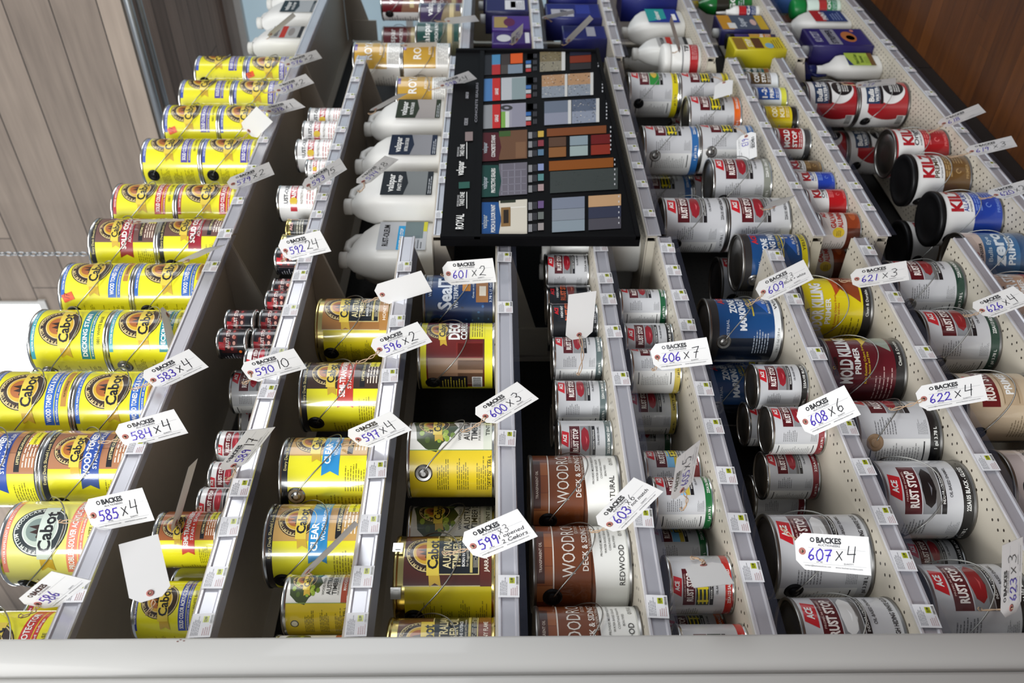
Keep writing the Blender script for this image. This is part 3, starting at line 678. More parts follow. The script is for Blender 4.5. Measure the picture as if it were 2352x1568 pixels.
def shelf(key, bays, h, phrase, desc, dark=False, full_=False, trim=.002):
    z = EYE-h; SH[key] = (z, phrase, bays)
    for bi in bays:
        x0, x1 = BAY[bi]; x0 += .002; x1 -= trim
        where = {0: 'near bay', 1: 'middle bay', 2: 'far bay'}[bi]
        root = thing('shelf', '%s, %s' % (desc, where), 'shelf', (0, 0, 0), 0, 'shelves of the paint aisle')
        bm_ = cream_full if full_ else cream
        m = MB()
        m.box(x0, D, z-.004, x1, D+.43, z, 0)
        m.box(x0, D-.003, z-.032, x1, D, z, 0); m.box(x0, D, z-.032, x1, D+.02, z-.028, 0)
        m.box(x0, D+.425, z-.03, x1, D+.43, z, 0)
        m.build('board', bm_ if not dark else shaded_cream, root)
        prof = [(-.004, -.004), (-.0085, -.0055), (-.0085, -.009), (-.0055, -.012), (-.0055, -.034), (-.0085, -.037), (-.0085, -.041), (-.0045, -.0425)]
        m = MB(); m.rings([[(x0+.003, D+a, z+b) for a, b in prof], [(x1-.003, D+a, z+b) for a, b in prof]], 0, False)
        pc = m.build('price_channel', plast, root)
        m = MB(); m.box(x0+.003, D-.0105, z-.056, x1-.003, D-.0095, z-.010); m.build('channel_cover', clearp, pc)
        if h > 1.5:
            m = MB(); m.box(x0, D+.03, .001, x1, D+.05, z-.033); m.build('kick_plate', mat('dark_kick_plate', '#1b1512', .6), root)
        for xx, s in ((x0, 1), (x1, -1)) if h < 1.5 else ():
            bd_ = -.15 if key not in ('N9', 'F5', 'F6') else -.055
            q = [(D+.012, -.033), (D+.425, bd_), (D+.425, -.005), (D+.012, -.005)]
            m = MB(); m.rings([[(xx, a, z+b) for a, b in q], [(xx+.003*s, a, z+b) for a, b in q]], 0, False)
            m.box(xx+.004*s if s > 0 else xx-.012, D+.32, z+bd_-.01, xx+.012 if s > 0 else xx-.004, D+.425, z-.035)
            m.build('bracket', shaded_cream if dark else creamp, root)
shelf('N1', (0, 1, 2), -.769, 'the top shelf', 'shaded cream top shelf of yellow gallon cans', True)
shelf('N2', (0, 1), -.530, 'the second shelf down', 'shaded cream second shelf of small cans', True)
shelf('N3', (0,), -.264, 'the third shelf down', 'shaded cream third shelf of yellow gallons', True)
shelf('N4', (0,), 0.0, 'the fourth shelf down', 'fourth shelf at eye level with dark cans')
shelf('N5', (0,), .262, 'the fifth shelf down', 'fifth shelf with brown and white cans')
shelf('N6', (0,), .4455, 'the sixth shelf down', 'sixth shelf of white quart cans')
shelf('N7', (0,), .734, 'the seventh shelf down', 'seventh shelf with blue gallons', trim=.058)
shelf('N8', (0,), .994, 'the eighth shelf down', 'eighth shelf with yellow and maroon primers')
shelf('N9', (0,), 1.275, 'the ninth shelf down', 'ninth shelf with tan primer')
shelf('N10', (0,), 1.54, 'the near bottom deck', 'bottom deck below the ninth shelf')
shelf('F3', (1,), -.177, 'the middle jug shelf', 'shelf of white jugs above the sample board', True)
shelf('F4', (1,), .42, 'the shelf under the sample board', 'shelf running under the black sample board', )
shelf('F5', (1,), .885, 'the middle gallon shelf', 'shelf of stacked white gallon cans', False, True)
shelf('F6', (1,), 1.067, 'the middle quart shelf', 'shelf of small primer cans', False, True)
shelf('F7', (1,), 1.54, 'the middle bottom deck', 'bottom deck with black-lidded gallons', False, True)
shelf('T3', (2,), -.143, 'the far-bay upper shelf', 'upper far shelf with purple and green cans')
shelf('T4', (2,), .146, 'the far-bay box shelf', 'far shelf of purple cartons')
shelf('T5', (2,), .456, 'the far-bay blue box shelf', 'far shelf of deep blue cartons')
shelf('T6', (2,), .816, 'the far-bay jug shelf', 'far shelf with a white tub and jugs', False, True)
shelf('T7', (2,), 1.163, 'the far-bay bottle shelf', 'far shelf with a green bottle', False, True)
shelf('T8', (2,), 1.54, 'the far-bay bottom deck', 'far bottom deck with stripper carton and spray bottle', False, True)
fr = thing('shelving_frame', 'dark pegboard backs and slotted posts standing behind all the shelves', 'shelving')
for x0, x1 in BAY:
    m = MB(); m.box(x0+.004, D+.45, .05, x1-.004, D+.46, 2.62); m.build('back_panel', peg, fr)
for xx in (.60, 2.014, 3.234, 4.454):
    m = MB(); m.box(xx-.016, D+.435, 0, xx+.016, D+.449, 2.65); m.build('post', shaded_cream, fr)
ep = thing('end_post', 'broad white painted post closing the near end of the shelves', 'post')
white_p = mat('white_post_paint', '#b6b5b1', .38, coat=.2, noise=.015, scale=6)
m = MB(); m.bbox(.703, D-.05, 0, .774, D-.012, 3.2, .006); m.build('face', white_p, ep)
m = MB(); m.bbox(.52, D-.058, 0, .701, D-.012, 3.2, .008); m.build('edge_trim', white_p, ep)
m = MB(); zz = at(418, 1465, D-.05).z; m.ell = None
for dx, dz in ((.768, 0), (.765, .004), (.766, -.006)): m.box(dx, D-.0506, zz+dz, dx+.0012, D-.0499, zz+dz+.003)
m.build('paint_chip', mat('chip_red', '#6a3a30', .7), ep)

# ------------------------------------------------------------------ placing cans
B_ = [chrome, dulltin, goldtin]
T = {}
def typ(k, size, art, desc, group, rot=0, body=chrome, lid=chrome, ear=blackplastic, style='std', cat='paint can', name='paint_can'):
    T[k] = dict(size=size, art=art, desc=desc, group=group, rot=rot, body=body, lid=lid, ear=ear, style=style, cat=cat, name=name)
R3 = -30
gray = dict(dark='#2c3436', gold='#b8c4b8', cream='#d8dcd4', ribbon='#c9d4c8', sky='#7a8a84')
typ('y_blue', 'gal', y_can('#4a3f9a', 'SOLID COLOR ACRYLIC SIDING STAIN', 'maximum fade and film protection', topcol='#3f55b0'), 'yellow gallon can with purple band and round emblem', 'yellow gallons with purple bands', R3)
typ('y_red', 'gal', y_can('#b42a30', 'SOLID COLOR ACRYLIC DECK STAIN', 'maximum fade and film protection'), 'yellow gallon can with red band and round emblem', 'yellow gallons with red bands', R3)
typ('y_wood', 'gal', y_can('#2a62b8', 'WOOD TONED DECK & SIDING STAIN', 'translucent oil stain, hides less', swatch='#b8863c'), 'yellow gallon can with blue band and brown swatch', 'yellow gallons with blue bands', R3)
typ('y_teal', 'gal', y_can('#1c7f8c', 'DECKING STAIN', 'semi-solid fortified stain', topcol='#3a9aa8'), 'yellow gallon can with teal band and round emblem', 'yellow gallons with teal bands', R3, ear=dulltin)
typ('problem', 'gal', y_can('#e88a72', 'PROBLEM-SOLVER ACRYLIC PRIMER', 'ideal for use on bleeding woods', base='#e9e47a', pal=gray), 'pale yellow gallon can with coral bands and grey emblem', 'pale yellow gallons', -24)
typ('y_deck', 'gal', y_can('#c8342c', 'CLEAR DECK PROTECTOR', 'STAIN for decks and sidings', topcol='#4a4a40'), 'yellow gallon can with wide red lettering strip', 'yellow gallons at the near end', -18)
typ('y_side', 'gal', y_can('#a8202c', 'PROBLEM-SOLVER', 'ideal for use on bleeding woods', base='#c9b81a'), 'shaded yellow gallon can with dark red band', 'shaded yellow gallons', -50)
WT = ['#a87452', '#9a6648', '#b07c58', '#8f5c40', '#a06a4a']
typ('woodtoned', 'gal', p_can(WT, '#2a4c9c', 'WOOD TONED', 'STAIN + SEALER'), 'gallon can with brown planks and dark blue ribbon', 'plank-printed gallons with blue ribbons', -28)
typ('solidacr', 'gal', p_can(['#6a4a44', '#745048', '#5e4040', '#6f4a4a', '#64443e'], '#96182a', 'SOLID COLOR', 'ACRYLIC STAIN + SEALER'), 'gallon can with mauve planks and crimson ribbon', 'plank-printed gallons with crimson ribbons', -26)
typ('semi', 'gal', p_can(['#3c2a20', '#46302a', '#34241c', '#402c22', '#4a342a'], '#c23a2a', 'SEMI-TRANSPARENT', 'STAIN + SEALER'), 'gallon can with dark planks and red ribbon', 'plank-printed gallons with red ribbons', 0)
CL = ['#c29a58', '#b48a4a', '#cba664', '#bd9350', '#aa8044']
typ('clear', 'gal', p_can(CL, '#2a8cc8', 'CLEAR', 'WOOD PROTECTOR'), 'gallon can with pale planks and sky blue ribbon', 'plank-printed gallons with sky blue ribbons', 0)
typ('clear_m', 'gal', p_can(CL, '#2a8cc8', 'CLEAR', 'WOOD PROTECTOR'), 'gallon can with sky blue ribbon and bare metal ear', 'plank-printed gallons with sky blue ribbons', 6, ear=chrome)
typ('semi_q', 'qt', p_can(['#9c5a30', '#a86638', '#8f5028', '#b0703e', '#96562c'], '#c8382a', 'SEMI-TRANSPARENT', 'STAIN + SEALER'), 'quart can with orange planks and red ribbon', 'yellow quarts', -22)
typ('y_quart', 'qt', y_can('#33449c', 'SOLID COLOR ACRYLIC SIDING STAIN', 'maximum fade protection'), 'yellow quart can with purple band and round emblem', 'yellow quarts', -30)
typ('y_quartr', 'qt', redyel, 'yellow quart can with dark red band behind others', 'yellow quarts', -60)
typ('honey', 'gal', aus_can(['#9a6a34', '#a87840', '#8a5a2a', '#94622e'], '#a8783c', 'HONEY TEAK'), 'gold-rimmed gallon can with honey planks and black panel', 'gold-rimmed gallons', -8, body=goldtin, lid=goldtin)
typ('jarrah', 'gal', aus_can(['#4c2016', '#562418', '#42190f', '#4a1e14'], '#5c2418', 'JARRAH BROWN'), 'gold-rimmed gallon can with dark red planks and lid clips', 'gold-rimmed gallons', 4, body=goldtin, lid=goldtin)
typ('flame', 'gal', aus_can(['#5a2c18', '#64331c', '#4c2414', '#562a18'], '#7a3a24', 'MAHOGANY FLAME'), 'gold-rimmed gallon can with mahogany foot band', 'gold-rimmed gallons', 2, body=goldtin, lid=goldtin)
typ('tint', 'gal', map_can('#d4d8c8', 'TINT BASE'), 'white and yellow gallon can with green map picture', 'map-printed gallons', 0, ear=dulltin)
typ('map_q', 'qt', map_can('#a8482c', 'MAHOGANY FLAME'), 'quart can with green map picture and rust red foot', 'map-printed quarts', 0)
typ('deckcor', 'gal', deckcorrect, 'maroon gallon can with weathered deck picture', 'maroon deck gallons', -12)
typ('seal', 'gal', sealtech, 'dark blue gallon can with water drops and big lettering', 'dark blue gallons', -10, body=dulltin)
for k, n, d in (('natural', 'NATURAL', 'marked natural'), ('redwood', 'REDWOOD', 'marked redwood'), ('redwood2', 'REDWOOD', 'cut by post')):
    typ('wr_'+k, 'gal', woodroyal(n), 'brown and white gallon can with plank top, '+d, 'brown and white gallons', -6, body=blackplastic if False else dulltin)
typ('acegal_w', 'gal', ace(None, 'HIGH HIDING WHITE GLOSS', 'white'), 'white gallon can with dark red panel and white picture', 'white gallons with dark red panels', 0, body=dulltin, lid=darkplastic)
typ('acegal_k', 'gal', ace('#18181a', '225A105 BLACK - GLOSS', 'black'), 'white gallon can with black car picture and black foot', 'white gallons with dark red panels', 0, body=dulltin, lid=darkplastic)
typ('acegal_s', 'gal', ace('#18181a', '225A107 BLACK - SATIN', 'red'), 'white gallon can with red picture and black foot', 'white gallons with dark red panels', 0, body=dulltin, lid=darkplastic)
typ('acegal_sk', 'gal', ace('#18181a', 'BLACK', 'car', side=True), 'white gallon can with tan ear and black foot', 'white gallons with dark red panels', 12, body=dulltin, lid=darkplastic, ear=mat('tan_ear', '#a88a6a', .5))
typ('acegal_dg', 'gal', ace('#183c30', '225A113 HUNTER GREEN', 'red'), 'white gallon can with red picture and dark green foot', 'white gallons with dark red panels', 4, body=dulltin, lid=darkplastic, ear=dulltin)
typ('acegal_g', 'gal', ace('#86897f', '225A101 GRAY PRIMER', 'car'), 'white gallon can with red car picture and grey foot', 'white gallons with dark red panels', 0, lid=dulltin)
typ('acegal_wh', 'gal', ace(None, '225A101 HIGH HIDING WHITE', 'car'), 'white gallon can with red car picture and plain foot', 'white gallons with dark red panels', 2, body=dulltin, lid=darkplastic)
typ('acegal_b', 'gal', ace('#2f6aa8', '225A118 SAFETY BLUE', 'rail'), 'white gallon can with yellow railing picture and blue foot', 'white gallons with dark red panels', 6, ear=dulltin)
typ('acegal_o', 'gal', ace('#e0641a', '225A120 SAFETY ORANGE', 'rail'), 'white gallon can with railing picture and orange foot', 'white gallons with dark red panels', 2, lid=dulltin)
typ('acegal_y', 'gal', ace('#dccb1c', '225A121 SAFETY YELLOW', 'rail', btc=K), 'white gallon can with railing picture and yellow foot', 'white gallons with dark red panels', 4)
typ('acegal_gn', 'gal', ace('#dccb1c', 'JOHN GREEN', 'green', btc=K), 'white gallon can with green picture and yellow foot', 'white gallons with dark red panels', 6, ear=blackplastic)
typ('aceq_n', 'qt', ace('#5c6a6a', '225A110 SMOKE GRAY', 'car'), 'white quart can with red car picture and slate foot', 'white quarts with dark red panels', 0)
typ('aceq_w', 'qt', ace(None, '225A100 WHITE', 'car'), 'white quart can with red car picture and plain foot', 'white quarts with dark red panels', -2)
typ('aceq_k', 'qt', ace('#1c1c1e', '225A105 BLACK', 'car'), 'white quart can with red car picture and black foot', 'white quarts with dark red panels', 0, lid=dulltin)
typ('aceq_r', 'qt', ace('#86202a', '225A108 RED', 'car'), 'white quart can with red car picture and red foot', 'white quarts with dark red panels', 6, lid=dulltin)
typ('aceq_g', 'qt', ace('#1d5a38', '225A113 HUNTER GREEN', 'car'), 'white quart can with red car picture and green foot', 'white quarts with dark red panels', 0)
typ('aceq_fg', 'qt', ace('#1f6a38', '225A126 FARM GREEN', 'farm'), 'white quart can with blue sky picture and green foot', 'white quarts with dark red panels', 0)
typ('aceq_fr', 'qt', ace('#8a2228', '225A124 FARM RED', 'farm'), 'white quart can with blue sky picture and red foot', 'white quarts with dark red panels', 0)
typ('aceq_sr', 'qt', ace('#c42a24', '225A123 SAFETY RED', 'rail', logo='#c9202c'), 'white quart can with yellow railing picture and red foot', 'white quarts with dark red panels', -22, lid=dulltin)
typ('aceq_so', 'qt', ace('#d8601c', 'SAFETY ORANGE', 'rail'), 'white quart can with railing picture and orange foot', 'white quarts with dark red panels', 0)
typ('aceq_y', 'qt', ace('#c9b452', 'SAFETY YELLOW', 'car', btc=K), 'white quart can with red car picture and yellow foot', 'white quarts with dark red panels', 0)
typ('aceblk', 'qt', aceblack, 'black quart can with orange lettering', 'black quarts', -4)
typ('zone_w', 'gal', zone('#e4e6e6', 'WHITE'), 'blue gallon can with wheelchair symbol and white foot', 'blue gallons with wheelchair symbols', 0, body=dulltin, lid=darkplastic, ear=dulltin)
typ('zone_y', 'gal', zone('#d8c81e', 'YELLOW'), 'blue gallon can with wheelchair symbol and yellow foot', 'blue gallons with wheelchair symbols', -4, body=dulltin, lid=dulltin, ear=dulltin)
typ('odor', 'gal', killing('#dcc81a', '#6a5c10', 'ODOR KILLING', '#b4481c', '#8a4020'), 'yellow gallon can with big pale lettering and black foot', 'odour and mould primers', -12, body=dulltin)
typ('mold', 'gal', killing('#5c1420', '#c9a8a4', 'MOLD KILLING', '#d8b82a', '#8f9a8c'), 'maroon gallon can with big pale lettering and black foot', 'odour and mould primers', -12, body=dulltin)
typ('primer', 'gal', primer, 'tan gallon can with dark red panel and white lettering', 'tan gallons', -4, body=dulltin, lid=darkplastic)
typ('concrete', 'gal', concrete, 'pale pink gallon can with dark lettering', 'pale pink gallons', -6, body=dulltin)
typ('k_red', 'gal', kilz('#a4141c', 'Original', '#3a3a3e', '#d86a6a'), 'white and red gallon can with wide metal lid', 'two-tone gallons', 0, body=dulltin, lid=dulltin)
typ('k_brown', 'gal', kilz('#6a4c26', 'PREMIUM', '#4c3818', '#a88a5a'), 'white and brown gallon can with black lid', 'two-tone gallons', 0, body=dulltin, lid=blackplastic, style='kilz')
typ('k_blue', 'gal', kilz('#1c3fa0', 'ALL-PURPOSE', '#1f3f94', '#6a88d0'), 'white and blue gallon can with black lid', 'two-tone gallons', 0, body=dulltin, lid=blackplastic, style='kilz')
typ('kq_red', 'qt', kilz('#b0141c', 'Original', '#3a3a3e', '#d86a6a'), 'white and red quart can', 'two-tone quarts', 0)
typ('kq_brown', 'qt', kilz('#6a5030', 'PREMIUM', '#4c3818', '#a88a5a'), 'white and brown quart can', 'two-tone quarts', 0)
typ('kq_blue', 'qt', kilz('#1c3fa8', 'ALL-PURPOSE', '#1f3f94', '#6a88d0'), 'white and blue quart can', 'two-tone quarts', 0)
typ('bulls', 'gal', bullseye, 'white gallon can with red rings and navy panel', 'ringed gallons', -8, body=dulltin, lid=dulltin)
typ('zero', 'gal', zero, 'blue and pink gallon can with wide metal lid', 'blue and pink gallons', -6, body=dulltin, lid=dulltin)
typ('zinred', 'gal', killing('#c8a48a', '#6a4030', 'COVER STAIN', '#b03a24', '#8a3a28'), 'pinkish brown gallon can with red picture', 'pinkish gallons', -6, body=dulltin, lid=dulltin)
typ('galv', 'qt', galv, 'grey quart can with red lettering and rust brown foot', 'grey and rust quarts', -6)
typ('q123', 'qt', smallprimer('#dfe6ea', '#1c4f9c', '1-2-3', 'PRIMER', '#d8d84a'), 'white quart can with blue panel', 'small primers', -6)
typ('qcover', 'qt', smallprimer('#dfe2e4', '#5a4420', 'COVER', 'STAIN'), 'white quart can with brown panel', 'small primers', -6)
typ('qyel', 'qt', smallprimer('#d8c41c', '#c9a81a', 'ODOR', 'KILL', '#1c1a18', '#f0e8c0'), 'yellow quart can with black foot', 'small primers', -6)
typ('qbin', 'qt', smallprimer('#a81e20', '#8a1418', 'B-I-N', 'PRIMER', '#c9c0b8'), 'red quart can with white lettering', 'small primers', -6)
typ('qmold', 'qt', smallprimer('#dcdcda', '#a3161e', 'MOLD', 'STOP', '#3c3c3e'), 'white quart can with wide red panel', 'small primers', -30)
typ('qteal', 'qt', smallprimer('#1c6a6c', '#12484c', 'STAIN', 'COVER', '#8a5a3a'), 'teal quart can', 'small primers', -6)
typ('royal', 'gal', royal, 'gold and white gallon can with big white lettering', 'gold and white gallons', -28)
typ('royald', 'gal', valspar('#2c2420', 'ROYAL', '#3c332c'), 'dark brown gallon can behind the gold ones', 'dark brown gallons', -20)
typ('royalq', 'qt', royal, 'gold and white quart can', 'gold and white quarts', -26)
typ('v_maroon', 'gal', valspar('#6a1a22', 'CONCRETE', '#8a6450'), 'maroon gallon can with pale side panel', 'far-bay gallons', -34)
typ('v_purple', 'gal', valspar('#33204a', 'PORCH & FLOOR', '#8a7a5c'), 'purple gallon can with slatted picture', 'far-bay gallons', -24)
typ('v_green', 'gal', valspar('#12443c', 'PORCH & PATIO', '#6a6a54'), 'dark green gallon can with pale foot', 'far-bay gallons', -24)
typ('hp_black', 'hp', hp_black, 'tiny black can with red picture', 'tiny black cans', -20)
typ('hp_ace', 'hp', hp_ace, 'tiny white can with dark red panel', 'tiny white cans', -22)
typ('hp_rust', 'qt', rusto, 'white quart can with red lettering blocks', 'white lettered quarts', -18)
typ('hp_rusts', 'hp', rusto, 'tiny white can with red lettering blocks', 'tiny white lettered cans', -18)
typ('hp_gold', 'hp', goldsm, 'tiny gold-rimmed dark can', 'tiny gold-rimmed cans', -20, body=goldtin, lid=goldtin)
ARTM = {}
def art_mesh(k):
    if k not in ARTM:
        t = T[k]; R, h = SIZES[t['size']]; c = Art(ts=.86); t['art'](c); ARTM[k] = c.mesh('label', cyl(R, h), PI/24*R/h, True)
    return ARTM[k]
PLACED = {}
DY = {'gal': .105, 'qt': .072, 'hp': .055, 'tall': .06}
OCC = {}
EU = {}
for q in ('y_blue', 'y_red', 'y_wood', 'y_teal', 'problem', 'y_deck', 'y_quart'): EU[q] = -.45
for q in ('woodtoned', 'solidacr', 'semi', 'clear', 'clear_m', 'semi_q'): EU[q] = -.22
for q in ('honey', 'jarrah', 'flame'): EU[q] = -.33
for q in ('tint', 'map_q'): EU[q] = -.42
for q in ('wr_natural', 'wr_redwood', 'wr_redwood2', 'seal'): EU[q] = -.46
for q in T:
    if q.startswith('ace'): EU[q] = -.31
EU.update(deckcor=-.78, zone_w=-.52, zone_y=-.52, odor=-.42, mold=-.42, primer=-.32, concrete=-.55, k_blue=-.22, k_brown=-.22, k_red=-.22, bulls=-.30, royal=-.38, v_maroon=-.62, v_purple=-.62, v_green=-.62)
def can(k, shelfk, ytop, level=0, dy=None, rot=None, under=None, x=None, ey=None, stick=None, clips=()):
    t = T[k]; R, h = SIZES[t['size']]; dy = DY[t['size']] if dy is None else dy
    z = SH[shelfk][0] + (level*h if under is None else under)
    X = x_can(ytop, R, dy) if x is None else x
    while dy < .34:                # a can that would sit inside one already standing there goes farther back
        X = x_can(ytop, R, dy) if x is None else x
        if all(abs(z-o[3]) > max(h, o[4])-.002 and (z >= o[3]+o[4]-.002 or o[3] >= z+h-.002) or math.hypot(X-o[0], dy-o[1]) > R+o[2]+.0035 for o in OCC.get(shelfk, [])): break
        dy += .006
    else: print('NO ROOM', k, shelfk, ytop)
    OCC.setdefault(shelfk, []).append((X, dy, R, z, h))
    r = math.radians((t['rot'] if rot is None else rot) + rnd.uniform(-3, 3))
    if ey: r = ang_at(ey, X, D+dy, R) - EU[k]*h/R
    root = thing(t['name'], '', t['cat'], (X, D+dy, z), r, t['group'])
    for yc_ in clips:
        a_ = ang_at(yc_, X, D+dy, R)-r; m = MB(); m.box(-.011, -.004, h-.016, .011, .0025, h+.003); m.box(-.011, .0, h-.001, .011, .014, h+.003); m.box(-.006, -.0055, h-.012, .006, -.003, h-.002)
        o_ = m.build('lid_clip', chrome, root, ((R+.004)*math.sin(a_), -(R+.004)*math.cos(a_), 0)); o_.rotation_euler = (0, 0, a_); o_['label'] = 'metal lid clip'
    body = link('body', shell_mesh(t['size'], t['style'], 'body', t['body']), root)
    lid = link('lid', shell_mesh(t['size'], t['style'], 'lid', t['lid']), root)
    link('label', art_mesh(k), root)
    if t['size'] == 'gal':
        link('handle', shell(t['size'], t['style'])[2], root)
        e = ear_mesh(t['size'], t['style'], t['ear'])
        link('ear', e, body); e2 = link('ear', e, body); e2.rotation_euler = (0, 0, PI)
    for q in root.children:
        if q.name.startswith('lid_clip'): q.parent = lid
    if stick:
        c = Art(); u = (ang_at(stick[0], X, D+dy, R)-r)*R/h; v = stick[1]; q = .38
        pts = [(a*math.cos(q)-b*math.sin(q), a*math.sin(q)+b*math.cos(q)) for a, b in ((-.055, -.075), (.055, -.075), (.055, .075), (-.055, .075))]
        c.poly([(u+a, v+b) for a, b in pts], '#ee5a26', 7); c.hand('17', u-.03, v-.02, .07, '#7a2a1c', .12, 8)
        s_ = link('price_sticker', c.mesh('price_sticker', cyl(R, h), PI/24*R/h), root); s_['label'] = 'orange price sticker'
    PLACED.setdefault(shelfk, []).append((X, level if under is None else 1, t['desc'], root, D+dy))
    return root
def label_placed():
    for s, L in PLACED.items():
        ph = SH[s][1]; by = {}
        for q in L: by.setdefault(q[2], []).append(q)
        for d, items in by.items():
            if len(items) == 1: items[0][3]['label'] = '%s on %s' % (d, ph); continue
            cols = {}
            for q in items: cols.setdefault((round(q[0], 3), round(q[4], 3)), []).append(q)
            for n, key in enumerate(sorted(cols, key=lambda p: p[0]**2+p[1]**2)):
                qs = cols[key]
                for q in qs:
                    lab = d if len(cols) == 1 else (['nearest', 'second-nearest', 'third-nearest', 'fourth-nearest', 'fifth-nearest', 'sixth-nearest', 'seventh-nearest', 'eighth-nearest'][n] + ' ' + d)
                    if len(qs) > 1: lab += ', upper' if q[1] else ', lower'
                    q[3]['label'] = lab + ' on ' + ph.replace('the ', '', 1)
# ------------------------------------------------------------------ what stands on each shelf (near to far)
for k, y, e0, e1 in (('y_deck', 1396, None, 0), ('problem', 1147, 1308, 0), ('woodtoned', 987, 1074, 1085), ('y_wood', 852, 971, 974), ('y_teal', 712, 808, 824), ('y_wood', 606, 681, 684), ('solidacr', 504, 544, 558), ('y_red', 425, 494, 494), ('y_blue', 322, 376, 376), ('y_blue', 245, 308, 307), ('y_blue', 188, 242, 229), ('y_blue', 133, 187, 166)):
    can(k, 'N1', y, ey=e0, stick=(175, .88) if y == 133 else None)
    if e1: can(k, 'N1', y, 1, ey=e1, stick={606: (683, .86), 245: (303, .82)}.get(y))
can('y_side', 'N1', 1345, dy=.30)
can('y_quart', 'N2', 1330, ey=1443); can('y_quart', 'N2', 1452); can('semi_q', 'N2', 1172, dy=.05, ey=1237); can('y_quartr', 'N2', 1300, dy=.2)
for y, dy, lv in ((1117, .06, 0), (1058, .06, 0), (988, .06, 0), (800, .07, 0)): can('hp_ace', 'N2', y, lv, dy)
can('aceq_w', 'N2', 850, 0, .10); can('aceq_w', 'N2', 920, 0, .24)
for y, lv in ((755, 0), (755, 1), (712, 0), (712, 1), (668, 0), (640, 0), (570, 0)): can('hp_black', 'N2', y, lv, .05)
can('hp_black', 'N2', 820, 0, .2)
for y in (540, 505): can('hp_gold', 'N2', y, 0, .05)
for y, dy in ((428, .06), (368, .06), (322, .07), (280, .07), (250, .06)): can('hp_rust' if y not in (368,) else 'hp_rusts', 'N2', y, 0, dy)
can('hp_rust', 'N2', 470, 0, .22)
can('map_q', 'N3', 1318, ey=1383); can('map_q', 'N3', 1456)
can('clear', 'N3', 1156, dy=.115, ey=1240); can('clear_m', 'N3', 1004, ey=1045); can('semi', 'N3', 832, ey=892); can('honey', 'N3', 686, ey=758)
can('flame', 'N4', 1418); can('jarrah', 'N4', 1231, ey=1346, clips=(1262, 1358)); can('tint', 'N4', 970, ey=1034); can('tint', 'N4', 1162, dy=.255, ey=1240); can('deckcor', 'N4', 742, ey=887); can('seal', 'N4', 632, ey=711)
can('wr_redwood2', 'N5', 1394, ey=1512); can('wr_redwood', 'N5', 1209, ey=1326); can('wr_natural', 'N5', 1047, ey=1155)
can('aceq_n', 'N5', 966, dy=.075, ey=1045); can('aceq_n', 'N5', 774, ey=811); can('aceq_n', 'N5', 874, dy=.10); can('aceq_n', 'N5', 930, dy=.13)
can('aceblk', 'N5', 697); can('aceblk', 'N5', 655, dy=.13); can('aceq_w', 'N5', 584, ey=628)
can('aceq_sr', 'N6', 1436); can('aceq_so', 'N6', 1410, dy=.19); can('aceq_sr', 'N6', 1278, dy=.07, ey=1391); can('aceq_fg', 'N6', 1096, ey=1138); can('aceq_fg', 'N6', 1216, dy=.19, ey=1246); can('aceq_fr', 'N6', 1036, dy=.075, ey=1074)
can('aceq_y', 'N6', 802, ey=817); can('aceq_k', 'N6', 742, ey=799); can('aceq_g', 'N6', 664, ey=684); can('aceq_y', 'N6', 898, dy=.12); can('aceq_g', 'N6', 965, dy=.19)
can('acegal_w', 'N7', 1376, ey=1484); can('acegal_w', 'N7', 1184, ey=1287)
can('aceq_r', 'N7', 935, ey=981); can('aceq_k', 'N7', 837, ey=896); can('aceq_r', 'N7', 1040, dy=.17); can('aceq_k', 'N7', 925, dy=.19); can('aceq_r', 'N7', 1093, dy=.27)
can('zone_w', 'N7', 686, ey=759); can('zone_w', 'N7', 838, dy=.28, rot=20); can('zone_y', 'N7', 642, x=1.872, dy=.285)
can('acegal_s', 'N8', 1300, ey=1409); can('acegal_s', 'N8', 1428, x=.738); can('acegal_k', 'N8', 1060, ey=1184); can('aceq_k', 'N8', 1240, dy=.17); can('acegal_sk', 'N8', 922, ey=950); can('mold', 'N8', 777, ey=881); can('odor', 'N8', 638, ey=759)
can('concrete', 'N9', 1036, ey=1096); can('primer', 'N9', 858, ey=936); can('acegal_dg', 'N9', 711, ey=771); can('acegal_dg', 'N9', 598, ey=641)
can('zinred', 'N10', 628, dy=.12)
# middle bay
can('royal', 'F3', 100, dy=.09, ey=158); can('royal', 'F3', 100, 1, dy=.09, ey=160); can('royal', 'F3', 178, ey=238); can('royal', 'F3', 214, dy=.12); can('royald', 'F3', 200, dy=.29)
can('acegal_wh', 'F5', 452, ey=509); can('zone_y', 'F5', 536); can('acegal_wh', 'F5', 453, 1, ey=510); can('acegal_g', 'F5', 362, ey=409); can('acegal_b', 'F5', 285, ey=302); can('acegal_b', 'F5', 288, 1, ey=310); can('acegal_o', 'F5', 219, ey=251); can('acegal_y', 'F5', 165, ey=187); can('acegal_gn', 'F5', 165, 1, ey=193)
can('acegal_b', 'F5', 402, 0, .29); can('acegal_b', 'F5', 402, 1, .29); can('acegal_b', 'F5', 270, 0, .29); can('acegal_wh', 'F5', 590, 0, .29)
for k, y in (('galv', 486), ('kq_red', 432), ('kq_blue', 392), ('qmold', 291), ('qyel', 240), ('q123', 197), ('qcover', 163), ('qteal', 153), ('qbin', 276), ('kq_brown', 366)): can(k, 'F6', y, dy=.066)
can('galv', 'F6', 565, dy=.2)
can('k_blue', 'F7', 438, ey=483); can('zero', 'F7', 532, dy=.12); can('k_brown', 'F7', 352, ey=405); can('k_red', 'F7', 293, ey=330); can('bulls', 'F7', 184, ey=234); can('bulls', 'F7', 184, 1, ey=234)
can('k_brown', 'F7', 505, dy=.29); can('bulls', 'F7', 297, 0, .29); can('bulls', 'F7', 297, 1, .29)
